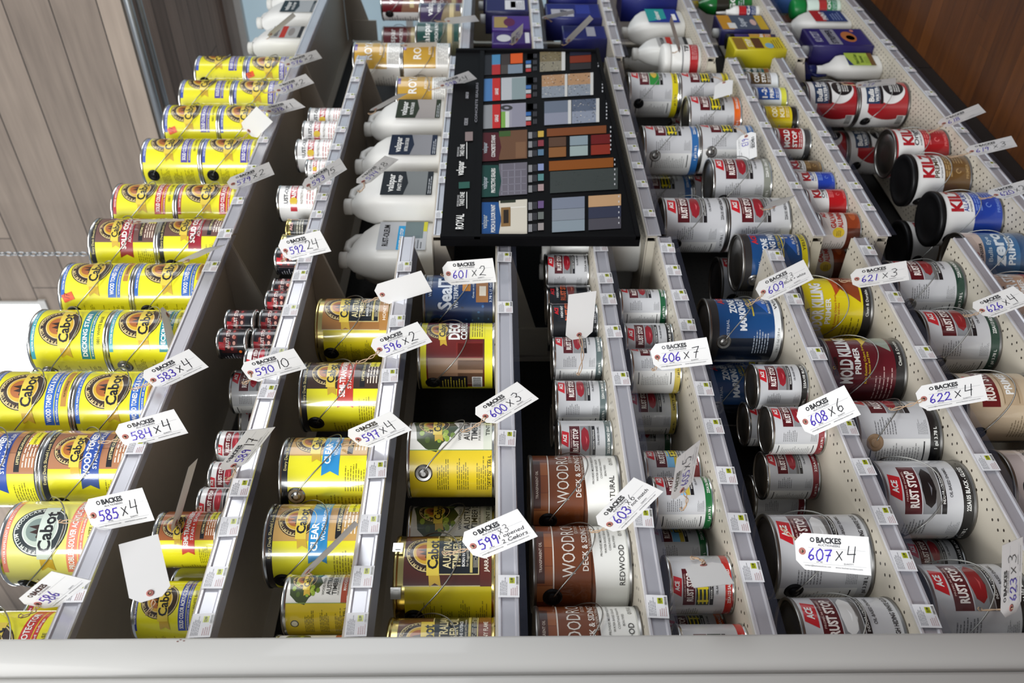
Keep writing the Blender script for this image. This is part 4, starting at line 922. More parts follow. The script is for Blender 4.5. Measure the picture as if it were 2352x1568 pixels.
can('v_maroon', 'T3', -38, 0); can('v_maroon', 'T3', -38, 1, ey=30); can('v_purple', 'T3', 8, ey=59); can('v_green', 'T3', 52); can('v_maroon', 'T3', 62, 0, .28); can('v_maroon', 'T3', 62, 1, .28)
label_placed()

# ------------------------------------------------------------------ jugs, bottles, cartons
whitep = mat('white_jug_plastic', '#e3e2dd', .42, noise=.01)
capw = mat('white_cap_plastic', '#d9d8d2', .5, noise=.02)
MISC = {}
def sring(wx, wy, z, cx=0., cy=0., e=4., n=40):
    out = []
    for k in range(n):
        t = 2*PI*k/n; c, s_ = math.cos(t), math.sin(t)
        out.append((cx+wx*math.copysign(abs(c)**(2/e), c), cy+wy*math.copysign(abs(s_)**(2/e), s_), z))
    return out
def note(shelfk, root, X): MISC.setdefault(shelfk, []).append((X, root))
def jug(shelfk, yc, label, art, dy=.09, w=.17, d=.115, h=.285, neck=-.045, bodym=whitep, capm=capw, rot=0, group='white jugs', loop=True, level=0):
    X = x_front(yc, dy); root = thing('jug', label, 'jug', (X, D+dy, SH[shelfk][0]+level), math.radians(rot), group)
    a, b = w/2, d/2; m = MB()
    m.rings([sring(a*.9, b*.9, 0, e=5), sring(a, b, .008, e=5), sring(a, b, h*.60, e=5), sring(a*.96, b*.96, h*.66, e=4.5), sring(a*.80, b*.86, h*.76, neck*.25, e=3.4), sring(a*.50, b*.62, h*.86, neck*.7, e=2.6), sring(.022, .022, h*.905, neck, e=2), sring(.019, .019, h*.93, neck, e=2)])
    m.build('body', bodym, root)
    m = MB(); m.lathe([(.0, h*.915), (.024, h*.915), (.025, h*.925), (.025, h*.99), (.022, h), (.002, h)], 26, c=(neck, 0)); m.build('cap', capm, root)
    if loop:
        q = [(neck+.028, 0, h*.87), (neck+.055, 0, h*.945), (neck+.085, 0, h*.94), (a*.78, 0, h*.87), (a*.84, 0, h*.76), (a*.84, 0, h*.68)]
        m = MB(); m.tube(q, .012, 10); m.build('handle', bodym, root)
    if art:
        c = Art(True); art(c, w, h); me = c.mesh('label', lambda u, v, off: ((u, -b-.0006-off, v), (0, -1, 0))); link('label', me, root)
    return root
def flat_label(col, t, t2, pic, foot=None):
    def f(c, w, h):
        a = w*.40; c.rect(-a, h*.06, a, h*.60, pic, 0); c.poly([(-a, h*.36), (0, h*.32), (a, h*.36), (a, h*.60), (-a, h*.60)], col, 1)
        c.text(t, 0, h*.47, h*.075, W, w=a*1.5, bold=.8); c.text(t2, 0, h*.39, h*.04, W, w=a*1.3, bold=.8); c.rect(-a, h*.06, a, h*.12, foot or col, 1); c.lines(-a*.9, h*.07, a*.9, h*.11, '#c9ccd0', 2, L=3)
    return f
def rust_label(c, w, h):
    a = w*.40; c.rect(-a, h*.1, a, h*.60, '#b9bcc0', 0); c.text('RUST-OLEUM', 0, h*.49, h*.06, K, w=a*1.5, bold=1); c.rect(-a*1.0, h*.33, a*.7, h*.40, '#2f9ad0', 1); c.text('MOISTURE STOP', -a*.2, h*.345, h*.035, W, w=a*1.4, bold=.9)
    c.rect(-a*.2, h*.14, a, h*.33, '#6c7c7e', 1); c.lines(-a*.9, h*.14, -a*.3, h*.3, '#5c5e62', 5); c.rect(a*.3, h*.1, a, h*.14, '#c9c43a', 2)
def rust_red(c, w, h):
    a = w*.40; c.rect(-a, h*.1, a, h*.60, '#a9a8a6', 0); c.text('RUST-OLEUM', 0, h*.49, h*.055, K, w=a*1.5, bold=1); c.rect(-a, h*.36, a, h*.45, '#b4342a', 1); c.ell(0, h*.28, a*.7, h*.05, '#8a8480', 2); c.rect(-a, h*.1, a, h*.16, '#2c2c2e', 1)
jug('N1', 108, 'white jug with red striped label, next to the last yellow cans', rust_red, w=.15, h=.25, neck=-.03)
jug('N1', 48, 'white jug with dark slate label on the top shelf', flat_label('#2c3a40', 'valspar', 'WOOD PREP', '#a8acae'), w=.17, h=.27)
jug('N1', 6, 'white jug with blue and red label, farthest on the top shelf', flat_label('#8a1c2a', 'CLEANER', 'DECK WASH', '#2a4ca0'), w=.17, h=.27)
jug('F3', 578, 'white jug with grey label and blue stripe, nearest on its shelf', rust_label, w=.185, h=.29, dy=.165)
jug('F3', 606, 'white jug half hidden behind the nearest jug', None, w=.165, h=.28, dy=.345)
jug('F3', 458, 'white jug with black pointed label and squeegee picture', flat_label('#1c2228', 'valspar', 'FAST PREP', '#7a7e7e'), w=.175, h=.29)
jug('F3', 369, 'white jug with navy label and blue corner', flat_label('#18243a', 'valspar', 'NATURAL LOOK SEALER', '#8c8c90'), w=.17, h=.285)
jug('F3', 285, 'white jug with dark green label above the sample board', flat_label('#26301f', 'valspar', 'PROTECTIVE SEALER', '#a39c98'), w=.18, h=.285)
for n, (yc, dy) in enumerate(((558, .10), (604, .23))):
    jug('F4', yc, ['white jug with grey panel below the sample board, farthest', 'white jug with navy label behind the small white cans'][n], flat_label('#1a2438', 'valspar', 'SEALER', '#6a666a'), dy=dy, group='jugs below the sample board')
def carton(shelfk, yc, label, w, d, h, col, art, dy=.07, level=0, rot=0, cap=None, group='cartons and cans in the far bay', top=None, cat='carton'):
    X = x_front(yc, dy); root = thing('carton', label, cat, (X, D+dy, SH[shelfk][0]+level), math.radians(rot), group)
    m = MB(); m.bbox(-w/2, -d/2, 0, w/2, d/2, h, .004); m.build('body', mat('carton_'+col.lstrip('#'), col, .4, coat=.3, noise=.02), root)
    if cap: m = MB(); m.lathe([(.002, h-.002), (.02, h-.002), (.02, h+.022), (.002, h+.022)], 20, c=(-w*.2, 0)); m.build('cap', mat('cap_'+cap.lstrip('#'), cap, .5), root)
    if art:
        c = Art(True); art(c, w, h); link('label', c.mesh('label', plane_front(-d/2)), root)
    return root
def box_art(bg, items):
    def f(c, w, h):
        c.rect(-w*.46, h*.03, w*.46, h*.97, bg, 0)
        for it in items:
            if it[0] == 'r': c.rect(-w/2+it[1]*w, it[2]*h, -w/2+it[3]*w, it[4]*h, it[5], 1+(len(it) > 6))
            elif it[0] == 't': c.text(it[1], -w/2+it[2]*w, it[3]*h, it[4]*h, it[5], w=it[6]*w, bold=1.3)
            elif it[0] == 'l': c.lines(-w/2+it[1]*w, it[2]*h, -w/2+it[3]*w, it[4]*h, it[5], 4)
            elif it[0] == 'e': c.ell(-w/2+it[1]*w, it[2]*h, it[3]*w, it[4]*h, it[5], 2)
    return f
carton('T4', 8, 'purple carton with green and white panel, topmost in the photo', .16, .10, .20, '#22204c', box_art('#26245c', [('r', .3, .35, .8, .62, '#5aa03a'), ('r', .1, .1, .9, .3, '#5a2430')]), cap='#d8d8d4')
carton('T4', 38, 'navy carton with white slanted label, green carton behind', .15, .10, .19, '#20204a', box_art('#24265a', [('r', .15, .1, .9, .55, '#d8d8dc'), ('r', .3, .3, .8, .42, '#7ab4cc'), ('l', .2, .12, .85, .3, '#54545c')]), cap='#d8d8d4')
carton('T4', 78, 'purple carton with gold side panel and white tag', .15, .10, .16, '#3c2270', box_art('#452a7c', [('r', .1, .6, .9, .95, '#a08a52'), ('e', .5, .55, .3, .15, '#5a1c44')]))
carton('T4', 114, 'purple carton with white oval, beside the sample board', .12, .10, .16, '#3c2270', box_art('#3a2468', [('e', .45, .7, .3, .18, '#c9c9cc'), ('r', .05, .05, .95, .16, '#d0d0d4')]))
carton('T5', 6, 'deep blue carton, farthest on its shelf', .17, .10, .22, '#161e6a', box_art('#1c2a8c', [('r', .1, .1, .9, .3, '#2438a8')]))
carton('T5', 50, 'deep blue carton with white emblem and lettering', .17, .10, .24, '#161c60', box_art('#1a2470', [('r', .1, .5, .6, .9, '#b4b4bc'), ('t', 'STRIP', .35, .62, .12, '#20203c', .4), ('r', .3, .2, .9, .45, '#2a3890')]))
carton('T5', 100, 'deep blue carton with grey strip, next to the sample board', .14, .10, .18, '#161a58', box_art('#181e60', [('r', .2, .25, .9, .45, '#9a9aa4')]))
carton('T6', 4, 'blue carton with red panel on the far jug shelf', .18, .11, .25, '#141f70', box_art('#1a2a84', [('r', .2, .35, .8, .8, '#6a2420'), ('r', .15, .75, .5, .9, '#c9c9d0'), ('l', .2, .1, .8, .3, '#8a94c8')]))
carton('T7', 66, 'blue carton with yellow and slate front panel', .17, .07, .21, '#1c1c54', box_art('#4a5466', [('r', .04, .72, .96, .97, '#c08a2a'), ('r', .04, .03, .96, .2, '#b8982a'), ('t', 'Super', .5, .45, .13, '#b8c0c8', .6), ('e', .5, .28, .2, .06, '#c8a8a0'), ('r', .1, .66, .45, .82, '#d8d8d4', 1)]), cap='#d0d0cc')
carton('T7', 120, 'yellow carton with brown picture and red corner', .13, .09, .21, '#c9bc1e', box_art('#c9b428', [('r', .0, .75, .9, .95, '#8a6a2a'), ('r', .1, .42, .9, .6, '#5a3a22'), ('e', .3, .3, .2, .08, '#7aa8c0'), ('l', .1, .06, .9, .25, '#5a5020'), ('t', 'STRIP', .5, .62, .1, '#f0e8d0', .6)]), dy=.06)
carton('T8', 104, 'purple carton with grey block and green picture on bottom deck', .18, .09, .25, '#241c5c', box_art('#2a2264', [('r', .06, .5, .94, .72, '#8a8a94'), ('t', 'STRIPPER', .5, .56, .1, '#1c1c30', .8), ('t', 'KUTZIT', .5, .8, .12, '#a8a8b8', .6), ('e', .5, .32, .3, .12, '#b06a3a'), ('e', .45, .3, .14, .07, '#3a7a68'), ('e', .85, .2, .06, .03, '#c87a6a')]), cap='#c9c9c4')
carton('T8', -14, 'blue carton at the photo edge beyond the green-capped bottles', .17, .10, .24, '#3c62a0', box_art('#5a8cc8', [('r', .1, .3, .9, .6, '#b8d0e4'), ('e', .3, .4, .12, .06, '#b02a2a'), ('t', 'PAINT', .5, .64, .1, '#f0f4f8', .7)]))
jug('T6', 64, 'white angular jug with blue label and teal panel', lambda c, w, h: (c.rect(-w*.45, h*.1, w*.45, h*.6, '#22368c', 0), c.poly([(-w*.2, h*.3), (w*.45, h*.3), (w*.45, h*.6), (-w*.4, h*.6)], '#2a9a98', 1), c.text('cleaner', 0, h*.4, h*.08, W, w=w*.6), c.rect(-w*.3, h*.14, w*.1, h*.2, W, 2)), w=.17, h=.27, neck=-.05, loop=False, group='far-bay jugs and bottles')
jug('T6', 118, 'grey-labelled white bottle with red diagonal, beside the white tub', rust_red, w=.12, d=.09, h=.25, neck=-.02, loop=False, group='far-bay jugs and bottles')
jug('T6', 140, 'grey-labelled white bottle behind the white tub', rust_red, dy=.22, w=.12, d=.09, h=.25, neck=-.02, loop=False, group='far-bay jugs and bottles')
# tub
def lathe_bottle(name, shelfk, yc, label, prof, bodym, capprof, capm, art, R, h, dy=.07, cat='bottle', group='far-bay jugs and bottles', level=0, rot=-15, partname='cap', dx=0):
    X = x_front(yc, dy)+dx; root = thing(name, label, cat, (X, D+dy, SH[shelfk][0]+level), math.radians(rot), group)
    m = MB(); m.lathe(prof, 48); m.build('body', bodym, root)
    if capprof: m = MB(); m.lathe(capprof, 36); m.build(partname, capm, root)
    if art: c = Art(); art(c); link('label', c.mesh('label', cyl(R+.0004, h), PI/24*R/h, True), root)
    return root
tubart = lambda c: (c.rect(-1.2, .10, 1.2, .55, '#f0efec', 0), c.rect(-1.2, .10, 1.2, .36, '#b01e24', 1), c.text('TSP', .0, .40, .13, K, w=.3, bold=1.6), c.rect(-1.2, .56, 1.2, .6, '#8a8a8c', 1), c.lines(-.4, .14, .3, .32, '#e0b0b0', 4))
lathe_bottle('tub', 'T6', 140, 'white tub with red label, on the near end of its shelf', [(.002, 0), (.062, 0), (.065, .004), (.068, .125), (.060, .128), (.002, .128)], whitep, [(.002, .12), (.070, .12), (.071, .124), (.071, .142), (.066, .148), (.002, .149)], whitep, tubart, .0665, .128, dy=.075, cat='tub', group='far-bay tubs', partname='lid')
greenp = mat('green_bottle_plastic', '#14702c', .25, coat=.4); greenc = mat('green_cap_plastic', '#0f7a38', .35)
bprof = lambda R, h: [(.002, 0), (R*.95, 0), (R, .006), (R, h*.66), (R*.9, h*.75), (R*.5, h*.86), (.014, h*.9), (.013, h*.95), (.002, h*.95)]
bart = lambda a, b, t: (lambda c: (c.rect(-1.4, .12, 1.4, .62, a, 0), c.rect(-1.4, .40, 1.4, .62, b, 1), c.text(t, .0, .30, .09, W, w=.5, bold=1.2), c.lines(-.4, .14, .4, .26, '#c9d0d8', 3)))
lathe_bottle('bottle', 'T7', 8, 'shiny green bottle with yellow strip', bprof(.043, .26), greenp, [(.002, .24), (.018, .24), (.017, .275), (.002, .276)], mat('yellow_cap', '#c9b81a', .4), bart('#1a6a30', '#2a2a22', 'GOOF'), .043, .26)
lathe_bottle('bottle', 'T7', -18, 'orange and white bottle at the photo edge', bprof(.04, .22), mat('orange_plastic', '#c85a1c', .4), [(.002, .20), (.018, .20), (.017, .235), (.002, .236)], mat('orange_cap', '#c8481c', .4), bart('#e0e0dc', '#c8601c', 'OFF'), .04, .22)
lathe_bottle('bottle', 'T7', 26, 'small white bottle with red and navy label', bprof(.03, .15), whitep, [(.002, .14), (.008, .14), (.004, .185), (.002, .186)], whitep, bart('#24346a', '#b4242a', 'Goo'), .03, .15, dy=.05)
lathe_bottle('tube', 'T7', 92, 'purple tube with orange picture between the cartons', [(.002, 0), (.03, 0), (.03, .17), (.026, .178), (.002, .178)], mat('purple_tube', '#3a2a6a', .4), [(.002, .172), (.031, .172), (.031, .2), (.002, .2)], blackplastic, bart('#c8843a', '#c89a3a', 'Citri'), .03, .178, dy=.06, cat='tube')
for n, (yc, dy) in enumerate(((10, .19), (16, .055))):
    lathe_bottle('bottle', 'T8', yc, ['pale green bottle with green cap, farther of the two', 'pale green bottle with green cap, nearer of the two'][n], [(.002, 0), (.04, 0), (.042, .006), (.042, .14), (.03, .16), (.002, .16)], mat('pale_green_plastic', '#cfe0d4', .4), [(.002, .155), (.043, .155), (.044, .165), (.044, .205), (.038, .212), (.002, .212)], greenc, bart('#3a8a5c', '#b03434', 'OOPS'), .042, .16, dy=dy)
jug('T8', 62, 'white bottle with red and navy label on bottom deck', lambda c, w, h: (c.rect(-w*.42, h*.08, w*.42, h*.6, '#22346a', 0), c.rect(-w*.42, h*.42, w*.42, h*.6, '#a8242a', 1), c.text('PAINT', 0, h*.38, h*.08, W, w=w*.6), c.lines(-w*.3, h*.14, w*.3, h*.32, '#8a98c0', 4)), w=.15, h=.27, neck=-.0, loop=False, group='far-bay jugs and bottles')
# spray bottle
X = x_front(150, .08); sp = thing('spray_bottle', 'white spray bottle with lime label and blue trigger', 'spray bottle', (X, D+.08, SH['T8'][0]), math.radians(-8), 'far-bay jugs and bottles')
m = MB(); m.rings([sring(.052, .034, 0, e=3), sring(.055, .036, .008, e=3), sring(.055, .036, .15, e=3), sring(.05, .034, .17, -.002, e=3), sring(.028, .024, .20, -.014, e=2.4), sring(.02, .018, .235, -.022, e=2), sring(.018, .017, .265, -.022, e=2)]); m.build('body', whitep, sp)
bluep = mat('blue_trigger_plastic', '#16215c', .4)
m = MB(); m.lathe([(.002, .26), (.021, .26), (.021, .285), (.016, .29), (.002, .29)], 20, c=(-.022, 0)); m.box(-.07, -.012, .288, .02, .012, .315); m.build('sprayer', bluep, sp)
m = MB(); m.tube([(-.05, 0, .29), (-.062, 0, .26), (-.058, 0, .225)], [.008, .007, .005], 8); m.build('trigger', bluep, sp)
c = Art(); c.rect(-.045, .03, .045, .14, '#a8c04a', 0); c.rect(-.045, .03, .045, .05, '#6a4a22', 1); c.poly([(-.045, .14), (-.045, .12), (.02, .14)], '#24346a', 2); c.text('Paint & Gum', 0, .095, .014, '#3c5c1c', w=.07); c.text('Remover', 0, .075, .014, '#3c5c1c', w=.05); c.lines(-.03, .052, .03, .07, '#5c7a2c', 3)
link('label', c.mesh('label', plane_front(-.037)), sp)

# ------------------------------------------------------------------ sample board hanging on the middle bay
YB = D-.037
def bp(x, y): p = at(x, y, YB); return p.x, p.z
def zq(zx, zy): return 1020+zx/3.409, 100+zy/3.409
def quad(c, zx0, zy0, zx1, zy1, m, L=1, k=.06):
    pts = []
    for zx, zy in ((zx0, zy0), (zx1, zy0), (zx1, zy1), (zx0, zy1)):
        pts.append(bp(*zq(zx, zy-(zx-300)*k)))
    c.poly(pts, m, L)
def btext(c, t, zx, zy, size, wd, m, k=.06, bold=.8):
    u, v = bp(*zq(zx, zy-(zx-300)*k)); c.text(t, u, v, size, m, w=wd, bold=bold, align='l', L=6)
bd = thing('sample_board', 'black paint sample board hanging across the middle bay', 'sample board')
x0b = bp(1038, 548)[0]; x1b = bp(1200, 116)[0]; zt = bp(1020, 500)[1]+.006; zb = bp(1470, 548)[1]
bk = mat('black_board', '#060608', .65); bk.node_tree.nodes['Principled BSDF'].inputs['Specular IOR Level'].default_value = .12
m = MB(); m.box(x0b-.0, YB+.0015, zb, x1b, YB+.024, zt)
m.box(x0b, YB-.012, zb, x1b, YB+.002, zb+.012); m.box(x0b, YB-.006, bp(1105, 330)[1]-.004, x1b, YB+.002, bp(1105, 330)[1]+.012)
m.box(x0b, YB-.008, zb, x0b+.012, YB+.002, zt); m.box(x1b-.012, YB-.008, zb, x1b, YB+.002, zt)
m.build('tray', bk, bd)
c = Art(True)
for zy, t in ((1420, 'ROYAL'), (1000, 'valspar')): btext(c, t, 150, zy+30, .022, .075 if t == 'ROYAL' else .085, W)
for zy in (1290, 900):
    btext(c, 'TAKE ONE', 155, zy-20, .013, .075, W); btext(c, 'FREE BROCHURE', 115, zy-20, .006, .06, '#b8b8b8')
    quad(c, 175, zy-130, 180, zy, W, 2)
btext(c, 'VOC BROCHURE', 185, 640, .012, .05, '#b8b8bc'); btext(c, 'GARAGE FLOOR', 190, 430, .010, .05, '#b8b8bc'); btext(c, 'CONCRETE SEALERS', 258, 620, .008, .3, '#8a8a90')
quad(c, 165, 690, 225, 760, '#8a7a78', 2); quad(c, 115, 1080, 200, 1130, '#2c5a50', 2)
link('header_strip', c.mesh('header_strip', lambda u, v, off: ((u, YB-.002-off, v), (0, -1, 0))), bd)
ROWS = [(95, 250), (280, 455), (485, 670), (700, 925), (955, 1205), (1245, 1515)]
for i, (a, b) in enumerate(ROWS):
    c = Art(True); H = b-a
    if i == 0:
        quad(c, 310, a, 375, b, '#22242a'); quad(c, 375, a, 440, a+H*.5, '#4a86b0'); quad(c, 375, a+H*.5, 440, b, '#b02a2c'); quad(c, 445, a, 520, a+H*.55, '#3a3230'); quad(c, 515, a, 615, a+H*.5, '#d8581c'); quad(c, 500, a+H*.55, 615, b, '#7c8a98'); quad(c, 445, a+H*.55, 500, b, '#4a4440', 2)
    elif i in (1, 2):
        quad(c, 305, a, 378, b, ['#4a78ac', '#8c8f92'][i-1]); quad(c, 378, a, 440, b, '#c02a28'); quad(c, 447, a, 640, b, ['#b8bcc0', '#9a98a4'][i-1]); quad(c, 530, a+5, 640, b, ['#8a9a9c', '#8f8e9c'][i-1], 2)
        if i == 2: quad(c, 447, a+60, 480, b, '#7aa84a', 3); quad(c, 480, a+60, 510, b, '#d0d4cc', 3); u, v = bp(*zq(490, a+20)); c.ring(u, v, .008, .02, '#3c3c3e', 4)
        btext(c, 'GARAGE', 425, a+H*.75, .012, .05, W)
    else:
        col = ['#4c141c', '#14403a', '#1c4c86'][i-3]; pic = ['#6a4a34', '#6c6872', '#d6d0c0'][i-3]
        quad(c, 430, a-4, 650, b-4, pic); pts = [bp(*zq(*p)) for p in ((295, a), (425, a-2), (448, (a+b)/2), (425, b-6), (295, b))]; c.poly(pts, col, 2)
        btext(c, ['CONCRETE STAINS', 'PROTECTIVE SEALERS', 'PORCH & FLOOR PAINT'][i-3], 400, b-28, .012, .14, W); btext(c, 'valspar', 335, b-60, .014, .07, '#aab4ba')
        if i == 3: quad(c, 430, a-2, 520, a+40, '#3c5a2a', 3); quad(c, 560, a+90, 640, b-10, '#7c5a40', 3)
        if i == 4:
            for q in range(4): quad(c, 450+50*q, a+60*(q % 2), 454+50*q, b-10, '#9a98a4', 3); quad(c, 450, a+50+55*q, 640, a+54+55*q, '#8f8c98', 3)
        if i == 5: quad(c, 445, a+50, 520, b-70, '#8a6a40', 3); quad(c, 465, a+70, 505, b-95, '#2a2018', 4); quad(c, 520, a+50, 640, a+60, '#eae6da', 3); quad(c, 440, a-4, 560, a+16, '#2c3424', 3)
    for q in range(3):
        quad(c, 660, a+H*(.08+.32*q), 690, a+H*(.30+.32*q), '#8a8a8c', 2) if i > 2 else quad(c, 650, a+H*.05, 700, a+H*.3, '#5a5a5e', 2)
        quad(c, 735 if i > 2 else 640, a+H*(.06+.32*q) if i > 2 else a+H*(.4+.2*q), 780 if i > 2 else 680, a+H*(.27+.32*q) if i > 2 else a+H*(.56+.2*q), [['#c9a84a', '#8a3a44', '#5a7a94'], ['#8a98c0', '#5a8a8a', '#a89090'], ['#6a5480', '#6a706c', '#9a9290']][i-3][q] if i > 2 else ['#3a6aa8', '#b8bcc0', '#b03a3a'][q], 2)
        for s_ in range(3): quad(c, 698+11*s_, a+H*(.08+.32*q), 703+11*s_, a+H*(.28+.32*q), '#54545a', 2)
    o = link('brochure_panel', c.mesh('brochure_panel', lambda u, v, off: ((u, YB-.0005-off, v), (0, -1, 0))), bd)
    c = Art(True); rr = random.Random(i)
    def flakes(z0, y0, z1, y1, cols, n=60):
        for q in range(n):
            zx, zy = rr.uniform(z0+6, z1-6), rr.uniform(y0+4, y1-4); s_ = rr.uniform(1.5, 5)
            quad(c, zx-s_, zy-s_*.6, zx+s_, zy+s_*.5, rr.choice(cols), 3)
    fl = ['#1c1c1e', '#2c3444', '#e0dcd4', '#4a4640', '#c9c4ba']
    if i == 0: quad(c, 750, a, 920, a+H*.5, '#786c50'); quad(c, 750, a+H*.5, 920, b, '#8c8674'); flakes(750, a, 920, b, fl[:2]+['#a8a290']); quad(c, 920, a, 948, b, '#d0d0cc'); quad(c, 985, a+H*.3, 1150, a+H*.65, '#7a2c14'); quad(c, 985, a, 1150, a+H*.28, '#1a1c30'); quad(c, 985, a+H*.67, 1150, b, '#2c2a2c')
    elif i == 1:
        for z0 in (765, 965): quad(c, z0, a, z0+180, a+H*.5, '#b08a66'); quad(c, z0, a+H*.5, z0+180, b, '#8a929c'); flakes(z0, a, z0+180, b, fl); quad(c, z0+180, a, z0+203, b, '#d0d0cc')
    elif i == 2:
        quad(c, 785, a, 970, a+H*.5, '#6a7484'); quad(c, 785, a+H*.5, 970, b, '#8c90a0'); quad(c, 970, a, 995, b, '#d0d0cc'); quad(c, 1000, a, 1190, a+H*.5, '#5c6678'); quad(c, 1000, a+H*.5, 1190, b, '#8c94a4'); flakes(1000, a, 1190, b, fl); quad(c, 1190, a, 1215, b, '#d0d0cc')
    elif i == 3:
        quad(c, 805, a, 1270, a+60, '#7c4420')
        for z0, z1, q0, q1 in ((820, 955, '#5a4030', '#8a5a30'), (985, 1125, '#8a9aa2', '#9cacaa'), (1150, 1300, '#6a1414', '#8a2c1a')): quad(c, z0, a+70, z1, a+142, q0); quad(c, z0, a+148, z1, b, q1)
    elif i == 4: quad(c, 822, a, 1325, a+75, '#8a4c14'); quad(c, 830, a+82, 1360, b, '#3c4240'); flakes(830, a+84, 1360, b, ['#444a48', '#363c3a'], 80)
    else:
        for q in range(3): quad(c, 845, a+90*q, 1100, a+88+90*q, ['#7c8494', '#868e98', '#8a97a0'][q]); quad(c, 1130, a+90*q, 1385, a+88+90*q, ['#c09a72', '#34384c', '#4c4a52'][q])
    for q in range(6): quad(c, 1300+(i-3)*32, a+10+q*H/6.5, 1308+(i-3)*32, a+24+q*H/6.5, '#c9c9cc', 2)
    link('swatch_panel', c.mesh('swatch_panel', lambda u, v, off: ((u, YB-.0005-off, v), (0, -1, 0))), bd)

# ------------------------------------------------------------------ price labels in the channels
PL = {}
pap = paper('#e4e4e6')
def price_mesh(far):
    if far not in PL:
        c = Art(); w_, h_ = (.046, .038) if not far else (.04, .034)
        c.rect(-w_/2, -h_, w_/2, .0, pap, 0); c.rect(w_*.12, -h_*.78, w_*.38, -h_*.52, '#b8c02a', 1); c.text('12.99', w_*.25, -h_*.7, .005, K, w=w_*.2, bold=1)
        c.lines(-w_*.42, -h_*.42, w_*.40, -h_*.06, '#8a8a90', 5); c.lines(-w_*.42, -h_*.92, -w_*.0, -h_*.55, '#c09a9a', 4); c.bars(w_*.0+.002, -h_*.97, w_*.44, -h_*.83)
        PL[far] = c.mesh('price_label', lambda u, v, off: ((u, -off, v), (0, -1, 0)))
        me = PL[far]
    return PL[far]
LABS = {'N1': [1360, 1030, 620, 545, 470, 395, 330], 'N2': [1440, 1330, 1215, 1125, 1010, 905, 820, 720, 640, 600, 545, 500, 460, 425, 385, 345, 305, 265, 228, 190, 150],
 'N3': [1440, 1330, 1210, 1085, 870, 745, 620], 'N4': [1353, 1013, 713, 597], 'N5': [1401, 1197, 877, 769, 694, 646, 573], 'N6': [1322, 1209, 1100, 987, 900, 753, 685, 627, 575],
 'N7': [1427, 1299, 1194, 1082, 990, 820, 693, 593], 'N8': [1072, 817, 688, 580], 'F3': [500, 420, 388, 352, 318, 270, 215, 160], 'F4': [495, 428, 385, 345, 315, 262, 205, 165], 'F5': [430, 355, 290, 230, 178, 145],
 'F6': [480, 430, 385, 340, 310, 265, 215, 175], 'F7': [380, 300, 215, 160], 'T4': [95, 62, 30, 8], 'T5': [100, 58, 25, 5], 'T6': [105, 75, 50, 25], 'T7': [105, 78, 55, 20], 'T8': [110, 95, 50, 20]}
for s, ys in LABS.items():
    z, ph, _ = SH[s]
    for n, y in enumerate(ys):
        o = link('price_label', price_mesh(y < 540), None, (x_front(y), D-.0108, z-.005)); o.rotation_euler = (0, math.radians(rnd.uniform(-3, 3)), 0)
        tag(o, 'small white price label, %s from the near end along %s' % (ORD[n+1] if n < 20 else 'farthest', ph), 'price label', 'shelf price labels')
# ------------------------------------------------------------------ auction tags
card_w = mat('white_tag_card', '#e0dfdd', .7, noise=.01, scale=12)
eye_m = mat('red_fibre_eyelet', '#a86a62', .7)
string_m = mat('cotton_string', '#b89c80', .85, noise=.06, scale=300)
TAGN = 0
def tag_art(num, qty, note, blank, L, Wd):
    c = Art(); ch = .016
    c.poly([(0, -Wd/2+ch), (ch, -Wd/2), (L, -Wd/2), (L, Wd/2), (ch, Wd/2), (0, Wd/2-ch)], card_w, 0)
    if blank: return c
    c.text('BACKES', L*.47, Wd*.26, Wd*.15, '#26262a', w=L*.34, bold=1.8); c.ring(L*.245, Wd*.33, Wd*.035, Wd*.065, '#26262a', 2); c.text('AUCTIONEERS', L*.47, Wd*.17, Wd*.06, '#6a6a70', w=L*.30, bold=.4)
    c.rect(L*.18, Wd*.115, L*.95, Wd*.122, '#8a8a90', 1); c.rect(L*.48, -Wd*.3, L*.483, Wd*.11, '#b4b4b8', 1); c.rect(L*.1, -Wd*.31, L*.95, -Wd*.303, '#8a8a90', 1)
    c.text('LOT NO.', L*.33, -Wd*.28, Wd*.045, '#5a5a60', bold=.3, w=L*.09); c.text('QUANTITY', L*.72, -Wd*.28, Wd*.045, '#5a5a60', bold=.3, w=L*.13); c.text('contact@backesauctions.com', L*.3, -Wd*.39, Wd*.045, '#5a5a60', bold=.1, w=L*.36); c.text('www.backes-auction.com', L*.72, -Wd*.39, Wd*.045, '#5a5a60', bold=.1, w=L*.36)
    if num: c.hand(num, L*.17, -Wd*.22, Wd*.31, '#4a34b4', .115)
    if qty: c.hand(qty, L*.55, -Wd*.18 if not note else Wd*.0, Wd*(.40 if not note else .24), '#26262c', .065)
    if note:
        for k, t in enumerate(note): c.text(t, L*.50, -Wd*(.12+.17*k), Wd*.12, '#26262c', 'l', w=L*.42, bold=.2, shear=.2)
    return c
